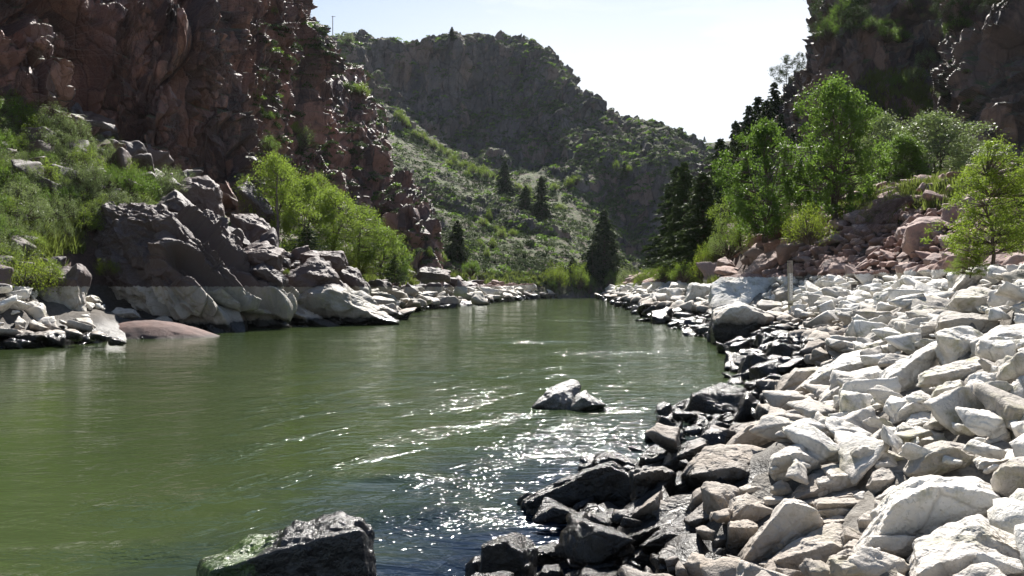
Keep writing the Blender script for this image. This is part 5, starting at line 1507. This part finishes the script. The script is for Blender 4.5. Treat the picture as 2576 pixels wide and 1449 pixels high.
for px, py, w, h_, Y, k, lab in [
    (60, 740, 190, 95, 33.5, P_BY, "wide yellow-green bush spilling over the rock wall at the left edge"),
    (20, 745, 130, 80, 33, P_BS, "greyish twiggy bush at the left edge under the yellow-green one"),
    (120, 715, 100, 60, 34, P_BB, "green bush on top of the chalk-white rock wall"),
    (268, 690, 62, 34, 40, P_BY, "small yellow bush in the cleft left of the giant slab"),
    (5, 620, 90, 50, 36, P_BM, "dark bush at the left edge below the thicket"),
    (1185, 690, 50, 40, 96, P_BM, "dark bush behind the far left shore"),
    (722, 690, 16, 14, 43, P_BY, "tiny bright bush by the ribbed block"),
    (672, 378, 70, 38, None, P_BM, "bush on the left cliff's ledge, left of the big grey-green one"),
    (752, 378, 96, 60, None, P_BS, "big grey-green bush on the ledge of the left cliff"),
    (735, 340, 60, 40, None, P_BB, "green bush above the big grey-green ledge bush"),
    (640, 250, 30, 30, None, P_BB, "thin green bush growing in a vertical crack of the left cliff"),
    (650, 285, 34, 28, None, P_BB, "green bush lower in the vertical crack of the left cliff"),
    (692, 36, 24, 24, None, P_BB, "small bright bush high on the left cliff near the top edge"),
    (680, 300, 26, 20, None, P_BM, "small dark bush beside the crack of the left cliff"),
    (905, 240, 60, 30, None, P_BB, "green bush on the brink of the crag"),
    (870, 225, 40, 20, None, P_BM, "dark bush on top of the crag"),
    (955, 520, 60, 60, 112, P_BM, "green bush at the foot of the crag"),
    (985, 545, 60, 60, 112, P_BM, "round green bush right of the one at the crag's foot"),
    (905, 690, 70, 40, 66, P_BY, "pale yellowish bush below the bright trees on the left bank"),
    (1010, 700, 60, 40, 72, P_BY, "pale bush at the right end of the bright trees"),
    (870, 670, 60, 40, 62, P_BY, "pale bush between boulders and bright trees")]:
    shrub(k, "bush", lab, px, py, w, h_, Y)
for px, b, t, w, Y, k, lab in [
    (690, 610, 395, 130, 60, P_CWB, "bright green tree at the left end of the row under the left cliff"),
    (765, 640, 455, 150, 61, P_CWB, "bright green tree behind the small dark juniper"),
    (835, 650, 480, 150, 63, P_CWB, "bright green tree in the middle of the left bank row"),
    (900, 670, 520, 150, 65, P_CWB, "broad bright tree with arching twigs on the left bank"),
    (955, 700, 575, 130, 67, P_CWB, "bright tree at the right end of the left bank row"),
    (1000, 715, 610, 70, 70, P_CW, "small green tree beyond the bright row on the left bank"),
    (800, 560, 440, 90, 70, P_CWB, "light green tree behind the row near the cliff foot"),
    (720, 560, 420, 90, 66, P_CWB, "yellow-green tree top behind the first bright tree")]:
    plant(k, "leafy_tree", lab, "tree", px, b, t, w, Y)
plant(P_JUN, "juniper_tree", "small dark cone-shaped juniper in front of the bright trees", "juniper", 773, 645, 568, 82, 56)
plant(P_JUN, "juniper_tree", "dark juniper at the right end of the bright trees", "juniper", 993, 712, 640, 62, 64)

def snag(px, b, t, Y, label):
    rr = np.random.RandomState(9)
    hgt = (b - t) / F * Y
    segs = []; p = np.zeros(3)
    for k in range(12):
        q = np.array([rr.normal() * .03, rr.normal() * .03, hgt * (k + 1) / 12])
        segs.append((p, q, .13 * (1 - k / 12) + .02, .13 * (1 - (k + 1) / 12) + .02))
        for j in range(3):
            a = rr.uniform(0, 6.28); l = rr.uniform(.3, .9)
            segs.append((q, q + np.array([math.cos(a) * l, math.sin(a) * l, rr.uniform(-.1, .3)]), .02, .005))
        p = q
    V, Fc = tubes(segs, 5)
    o = link("dead_tree", mesh_np("snag", V, Fc, [BARK_D])); o.location = Vector(P2W(px, b, Y))
    tag(o, label, "dead tree")
snag(697, 640, 440, 57, "thin bare dead trunk standing before the bright green trees")

# dead brush hanging over the talus, roots and drift
rr_ = np.random.RandomState(4)
def dead_brush(px, py, Y, dx, dz, n, label, spread=.5, r=.012):
    segs = []
    for i in range(n):
        p = np.array([rr_.normal() * .12, rr_.normal() * .2, rr_.uniform(-.05, .1)])
        d = np.array([dx * rr_.uniform(.5, 1.2), rr_.normal() * .5, dz * rr_.uniform(.3, 1.1)])
        for k in range(7):
            q = p + d / 7 + rr_.normal(size=3) * .05 * spread + np.array([0, 0, .10 * (1 - k / 3)])
            segs.append((p, q, r * (1 - k / 8), r * (1 - (k + 1) / 8)))
            if k > 1:
                segs.append((q, q + d / 7 * rr_.uniform(.4, 1.2) + rr_.normal(size=3) * .12, r * .5, r * .2))
            p = q
    V, Fc = tubes(segs, 4)
    o = link("dead_brush", mesh_np("dead brush", V, Fc, [BARK_D])); o.location = Vector(P2W(px, py, Y))
    tag(o, label, "dead brush")
h0, _ = hit(2285, 495, BVH_G)
YB2 = 37.0
dead_brush(2285, 500, YB2, -2.2, -1.9, 110, "grey-brown dead bush hanging over the red talus below the shelf", .9, .011)
dead_brush(2290, 505, YB2, .7, -.8, 60, "pale exposed roots at the top of the dead bush on the shelf edge", .8, .016)

# --- far side: conifers and bright bushes on the hill, skyline trees
for px, b, t, w, lab in [
    (1270, 490, 400, 52, "conifer alone below the big cliff of the far hill"), (1362, 552, 438, 60, "tallest conifer in the middle of the far slope"),
    (1322, 532, 462, 44, "conifer just left of the tallest on the far slope"), (1520, 700, 520, 92, "large dark conifer near the river bend"),
    (1150, 656, 546, 62, "dark conifer low on the slope behind the left shore"), (1570, 450, 404, 26, "small conifer under the right buttress of the far hill"),
    (1490, 700, 610, 56, "conifer left of the large one at the river bend"), (1137, 102, 64, 20, "small tree on the very top of the far hill"),
    (1505, 640, 560, 50, "conifer behind the large one at the river bend"), (1440, 690, 640, 30, "slim conifer at the water's far bend")]:
    plant(P_CON, "fir_tree", lab, "fir", px, b, t, w, sink=.5)
shrub(P_BS, "bush", "round grey tree-like bush on the skyline left of the far hill", 874, 106, 42, 24)
shrub(P_BM, "bush", "dark bush on the skyline below the utility pole", 868, 116, 36, 14)
line = [(1003, 292), (1012, 305), (1022, 312), (1040, 335), (1060, 345), (1075, 352), (1090, 366), (1108, 378), (1125, 385), (1140, 402), (1158, 415), (1170, 412), (1188, 428), (1205, 432), (1222, 440),
        (1240, 440), (1255, 448), (1215, 424), (1175, 436), (1130, 410), (1300, 470), (1330, 480), (1395, 470), (1432, 462), (1450, 455), (1550, 420), (1580, 425),
        (1230, 545), (1215, 560), (1245, 575), (1290, 585), (1262, 590), (1205, 610), (1240, 615), (1225, 640), (1335, 500), (1410, 520), (1170, 625), (1110, 650), (1080, 640)]
for i, (px, py) in enumerate(line):
    shrub(P_BB, "bush", "bright green bush among others in the gullies of the far slope", px, py + 8, rv.uniform(18, 36), rv.uniform(16, 28), group="bright green bushes of the far slope")
for px, py, w, h_, k, lab in [
    (1398, 722, 56, 62, P_BY, "yellow-green bush at the far shore, left of the large conifer"), (1455, 725, 58, 66, P_BB, "green willow bush right of the yellow-green one at the far shore"),
    (1480, 735, 40, 46, P_BM, "dark bush at the end of the far left shore"), (1390, 735, 26, 34, P_BM, "small dark bush close to the far shore stones"),
    (1540, 722, 50, 40, P_BM, "dark bush in the shade of the river bend"), (1620, 722, 60, 44, P_BB, "green bush on the far right shore by the bend"),
    (1650, 705, 60, 50, P_BB, "green bush above the far right shore"), (1562, 735, 30, 26, P_BY, "pale bush at the waterside of the bend")]:
    shrub(k, "bush", lab, px, py, w, h_, min(hit(px, min(py, 738))[0].y if hit(px, min(py, 738))[0] else 150, 165))

# sage and scrub on the far slope: the largest as things, the rest as ground cover
def low_bush(seed, n=150, leaf=.22):
    rr = np.random.RandomState(seed)
    d = rr.normal(size=(n, 3)); d /= np.linalg.norm(d, axis=1, keepdims=True); d[:, 2] = np.abs(d[:, 2]) * .8
    C = d * (rr.uniform(.35, 1.0, n) ** .5)[:, None] * (1 + .2 * np.sin(3 * np.arctan2(d[:, 1], d[:, 0]) + seed))[:, None]
    return leaves(C, leaf, rr, .7)
LB = [low_bush(200 + i, 230, .24) for i in range(6)]
LBS = [low_bush(220 + i, 60, .42) for i in range(4)]
LB_ME = [mesh_np("scrub", V, Fc, [m]) for (V, Fc), m in zip(LB, [L_SAGE, L_SAGE, L_MID, L_SAGE, L_DARK, L_SAGE])]
from mathutils import noise as mnoise
cand = []
for i in range(38000):
    px, py = rv.uniform(640, 1790), rv.uniform(60, 742)
    h, n = hit(px, py)
    if h is None or h.y < 60 or h.z < 2.6: continue
    steep = abs(n.z)
    hillside = h.y > 118
    dens = 1.0 if steep > .55 else .08 if steep > .42 else .006
    if not hillside: dens *= .35
    dens *= min(1.0, max(.25, .68 + 1.9 * mnoise.noise(h * .035) + .7 * mnoise.noise(h * .12)))
    if rv.random() > dens: continue
    r = rv.choice([.5, .7, .9, 1.2, 1.6]) * (1.0 if hillside else .55) * (1 + .1 * (h.y > 280))
    cand.append((r / h.y, r, h))
# thin out by projected crowding
cells = {}; keep = []
rv.shuffle(cand)
for a, r, h in cand:
    px, py = W2P(h); s = max(3.0, r * F / h.y * .62)
    kx, ky = int(px // 12), int(py // 12)
    if any((px - b[0]) ** 2 + ((py - b[1]) * 1.3) ** 2 < ((s + b[2]) * .62) ** 2 for i in (-1, 0, 1) for j in (-1, 0, 1) for b in cells.get((kx + i, ky + j), ())): continue
    cells.setdefault((kx, ky), []).append((px, py, s)); keep.append((a, r, h))
keep.sort(key=lambda t: -t[0])
for a, r, h in keep[:240]:
    o = link("scrub_bush", rv.choice(LB_ME)); o.location = h - Vector((0, 0, .1 * r)); o.scale = (r, r, r * rv.uniform(.7, 1.1)); o.rotation_euler = (0, 0, rv.uniform(0, 6.28))
    tag(o, "low dark green scrub bush dotted over the slope of the far hill", "shrub", "scrub bushes on the far slope")
Vs, Fs, mi, o_ = [], [], [], 0
for a, r, h in keep[240:]:
    V, Fc = LBS[rv.randrange(4)]
    Vs.append(V * np.array([r, r, r * .85]) + np.array(h[:])); Fs.append(Fc + o_); mi.append(np.full(len(Fc), rv.choice([0, 0, 0, 1, 2]))); o_ += len(V)
link("scrub", mesh_np("scrub cover", np.concatenate(Vs), np.concatenate(Fs), [L_SAGE, L_DARK, L_MID], False, np.concatenate(mi)), kind="stuff")
print("scrub", len(keep))

# grass on the shelf, the strips behind the shores and the ledges
def grass_patch(regions, n, hgt, seed, name="grass", flat=.5):
    rr = np.random.RandomState(seed); C = []; S = []
    while len(C) < n:
        x0, y0, x1, y1, w = regions[rr.randint(len(regions))]
        px, py = rr.uniform(x0, x1), rr.uniform(y0, y1)
        h, nn = hit(px, py)
        if h is None or h.z < 2.25 or abs(nn.z) < flat: continue
        m = 14
        q = np.array(h[:])[None] + rr.normal(size=(m, 3)) * np.array([.25, .25, .0]) * w
        C += list(q); S += list(rr.uniform(.5, 1.2, m) * hgt * (h.y / 45) ** .4 * w)
    C = np.array(C); S = np.array(S); k = len(C)
    up = np.stack([rr.normal(size=k) * .35, rr.normal(size=k) * .35, np.ones(k)], 1)
    b = np.stack([rr.normal(size=k), rr.normal(size=k), np.zeros(k)], 1); b /= np.linalg.norm(b, axis=1, keepdims=True)
    wd = S * .10
    V = np.stack([C - b * wd[:, None], C + b * wd[:, None], C + up * S[:, None]], 1).reshape(-1, 3)
    link(name, mesh_np(name, V, np.arange(3 * k).reshape(-1, 3), [L_GRASS]), kind="stuff")
grass_patch([(2150, 470, 2470, 530, 1), (2280, 430, 2470, 480, 1), (2120, 500, 2260, 560, .8), (2180, 215, 2320, 300, 1.2), (1640, 690, 1800, 725, 1.2), (1540, 715, 1700, 740, 1.5)], 26000, .45, 5)
grass_patch([(870, 640, 1060, 720, 1.), (880, 690, 1100, 722, 1.0), (1060, 690, 1480, 735, 1.0), (0, 560, 200, 640, .8), (0, 600, 150, 720, .8)], 30000, .55, 6)

grass_patch([(2160, 190, 2300, 285, 1.3), (2180, 180, 2330, 240, 1.3), (2320, 220, 2350, 300, 1.0)], 4500, .35, 7, "grass", .12)
# ------------------------------------------------------------------ gauge staff, pole, things on the skyline
def box(c, s):
    c = np.array(c, float); s = np.array(s, float) / 2
    v = np.array([[x, y, z] for x in (-1, 1) for y in (-1, 1) for z in (-1, 1)]) * s + c
    f = np.array([[0, 1, 3, 2], [4, 6, 7, 5], [0, 4, 5, 1], [2, 3, 7, 6], [0, 2, 6, 4], [1, 5, 7, 3]])
    return v, f
def join(parts):
    Vs, Fs, o = [], [], 0
    for v, f in parts: Vs.append(v); Fs.append(f + o); o += len(v)
    return np.concatenate(Vs), np.concatenate(Fs)
def simple(name, c1, c2, rough=.7, spec=.3, metal=0):
    T = NT(name); pos = T.geo().outputs["Position"]
    return T.out(T.pbr(T.mix(T.mr(T.noise(6, 5, .65, pos), .35, .65), c1, c2), rough, None, spec))
M_WOOD = simple("weathered post", (.14, .115, .10), (.24, .21, .18), .9)
M_POSTW = simple("post coated with silt", (.44, .42, .33), (.33, .32, .22), .9)
M_PLATE = simple("enamel gauge plate", (.62, .62, .60), (.48, .48, .45), .35, .5)
M_BLACK = simple("black enamel", (.02, .02, .02), (.04, .04, .04), .5)
M_IRON = simple("dark steel", (.045, .04, .045), (.09, .08, .08), .6)
GY = 32.0
gp = P2W(1990, 800, GY)
gtop = P2W(1990, 655, GY)[2]; gz0 = gp[2] - .4
staff = bpy.data.objects.new("gauge_staff", None); SC.collection.objects.link(staff)
staff.location = (gp[0], GY, gz0); staff.rotation_euler = (0, -.012, 0)
tag(staff, "upright river gauge staff with white graduated plate on a post among the white stones", "gauge staff")
def prow(py): return P2W(0, py, GY)[2] - gz0
V, Fc = box((.0, .03, (prow(655) + 0) / 2), (.19, .07, prow(655))); link("post", mesh_np("post", V, Fc, [M_POSTW]), staff)
V, Fc = box((-.005, -.012, (prow(655) + prow(688)) / 2), (.17, .02, prow(655) - prow(688))); link("back_board", mesh_np("back board", V, Fc, [M_WOOD]), staff)
z0, z1 = prow(756), prow(688)
V, Fc = box((0, -.025, (z0 + z1) / 2), (.165, .012, z1 - z0)); plate = link("gauge_plate", mesh_np("plate", V, Fc, [M_PLATE]), staff)
tk = []
nt = 54
for i in range(nt):
    z = z0 + .02 + (z1 - z0 - .04) * i / (nt - 1)
    L = .075 if i % 5 == 0 else .045
    tk.append(box((-.08 + L / 2, -.0335, z), (L, .004, .008)))
link("tick_marks", mesh_np("ticks", *join(tk), [M_BLACK]), plate)
SEG = {'0': "abcdef", '1': "bc", '2': "abged", '3': "abgcd", '4': "fgbc", '5': "afgcd", '6': "afgedc", '7': "abc", '8': "abcdefg", '9': "abcdfg"}
def digit(ch, x, z, w, h, t=.009):
    S = {'a': (x, z + h / 2, w, t), 'd': (x, z - h / 2, w, t), 'g': (x, z, w, t), 'f': (x - w / 2, z + h / 4, t, h / 2), 'b': (x + w / 2, z + h / 4, t, h / 2), 'e': (x - w / 2, z - h / 4, t, h / 2), 'c': (x + w / 2, z - h / 4, t, h / 2)}
    return [box((S[q][0], -.0335, S[q][1]), (S[q][2], .004, S[q][3])) for q in SEG[ch]]
dg = []
for i in range(10):
    z = z0 + .05 + (z1 - z0 - .1) * i / 9
    dg += digit(str((i + 1) % 10), .045, z, .035, .055)
link("numbers", mesh_np("numbers", *join(dg), [M_BLACK]), plate)
V, Fc = box((-.06, -.03, prow(765)), (.20, .03, .05)); link("bracket", mesh_np("bracket", V, Fc, [M_IRON]), staff)
V, Fc = box((-.06, -.02, prow(660)), (.12, .02, .03)); link("bracket", mesh_np("bracket", V, Fc, [M_IRON]), staff)

# utility pole on the spur
YP = 129.0
pb = P2W(837, 92, YP)
pole = bpy.data.objects.new("utility_pole", None); SC.collection.objects.link(pole); pole.location = pb
tag(pole, "thin tall utility pole standing against the sky above the crag", "utility pole")
hp = 52 / F * YP
V, Fc = tubes([((0, 0, -1), (.0, 0, hp), .07, .055)], 8); link("mast", mesh_np("mast", V, Fc, [M_WOOD]), pole)
V, Fc = box((.12, 0, hp - .12), (.65, .06, .05)); link("crossarm", mesh_np("crossarm", V, Fc, [M_WOOD]), pole)
YP = 368.0
pb = P2W(1329, 124, YP)
pole = bpy.data.objects.new("cross_post", None); SC.collection.objects.link(pole); pole.location = pb
tag(pole, "tiny post with a crosspiece on the right shoulder of the far hill's top", "post")
V, Fc = tubes([((0, 0, -2), (0, 0, 2.0), .12, .10)], 6); link("mast", mesh_np("mast", V, Fc, [M_WOOD]), pole)
V, Fc = box((0, 0, 1.1), (1.3, .12, .14)); link("crossarm", mesh_np("crossarm", V, Fc, [M_WOOD]), pole)

# loading gear on the saddle between the hills, S crop pixels -> P
def far_obj(name, px, py, Y, label, cat, segs=None, boxes=None, mat=None):
    o = link(name, mesh_np(name, *(tubes(segs, 5) if segs else join(boxes)), [mat or M_IRON])); o.location = P2W(px, py, Y)
    return tag(o, label, cat)
u = 320 * 1.0 / F          # metres per picture unit at 320 m
far_obj("chute", 1697, 372, 320, "dark slanting chute-like structure on the saddle skyline", "chute",
        segs=[((-4 * u, 0, -2), (2 * u, 0, 9 * u), 1.1, .7), ((2 * u, 0, 9 * u), (5.2 * u, 0, 21 * u), .8, .3), ((1.5 * u, 0, -2), (5.2 * u, 0, 21 * u), .12, .1), ((8 * u, 0, -2), (5.2 * u, 0, 21 * u), .12, .1)])
far_obj("gantry", 1680, 363, 322, "low flat rail frame left of the slanting structure on the skyline", "frame",
        segs=[((-9 * u, 0, 5 * u), (1 * u, 0, 5 * u), .12, .12), ((-8 * u, 0, -2), (-8 * u, 0, 5 * u), .1, .1), ((0, 0, -2), (0, 0, 5 * u), .1, .1)])
far_obj("shed", 1727, 373, 330, "small dark flat-roofed shed on the saddle skyline", "shed",
        boxes=[box((0, 0, 0), (14 * u, 2.2, 12 * u)), box((0, 0, 6.3 * u), (15.4 * u, 2.6, .35)), box((4 * u, -1.15, -1 * u), (2.4 * u, .1, 6 * u))])
far_obj("steel_frame", 1748, 371, 330, "pale open steel frame right of the small shed on the skyline", "frame",
        segs=[((-8 * u, 0, -2), (-8 * u, 0, 9 * u), .12, .1), ((6 * u, 0, -2), (6 * u, 0, 12 * u), .12, .1), ((1 * u, 0, -2), (1 * u, 0, 12 * u), .1, .1), ((-2 * u, 0, 12 * u), (8.5 * u, 0, 12 * u), .14, .14), ((-8 * u, 0, 4 * u), (6 * u, 0, 4 * u), .1, .1)], mat=M_PLATE)
plant(P_CON, "fir_tree", "tiny conifer alone on the distant skyline right of the steel frame", "fir", 1772, 358, 343, 9, 425)

# ------------------------------------------------------------------ canyon air
def mat_haze(d):
    m = bpy.data.materials.new("canyon haze"); m.use_nodes = True
    t = m.node_tree; t.nodes.clear()
    o = t.nodes.new("ShaderNodeOutputMaterial"); v = t.nodes.new("ShaderNodeVolumePrincipled")
    v.inputs["Color"].default_value = (.80, .87, 1.0, 1); v.inputs["Density"].default_value = d; v.inputs["Anisotropy"].default_value = .2
    t.links.new(v.outputs["Volume"], o.inputs["Volume"])
    return m
V, Fc = box((0, 240, 68), (1600, 640, 146))
hz = link("haze", mesh_np("haze", V, Fc, [mat_haze(.00005)]), kind="stuff")
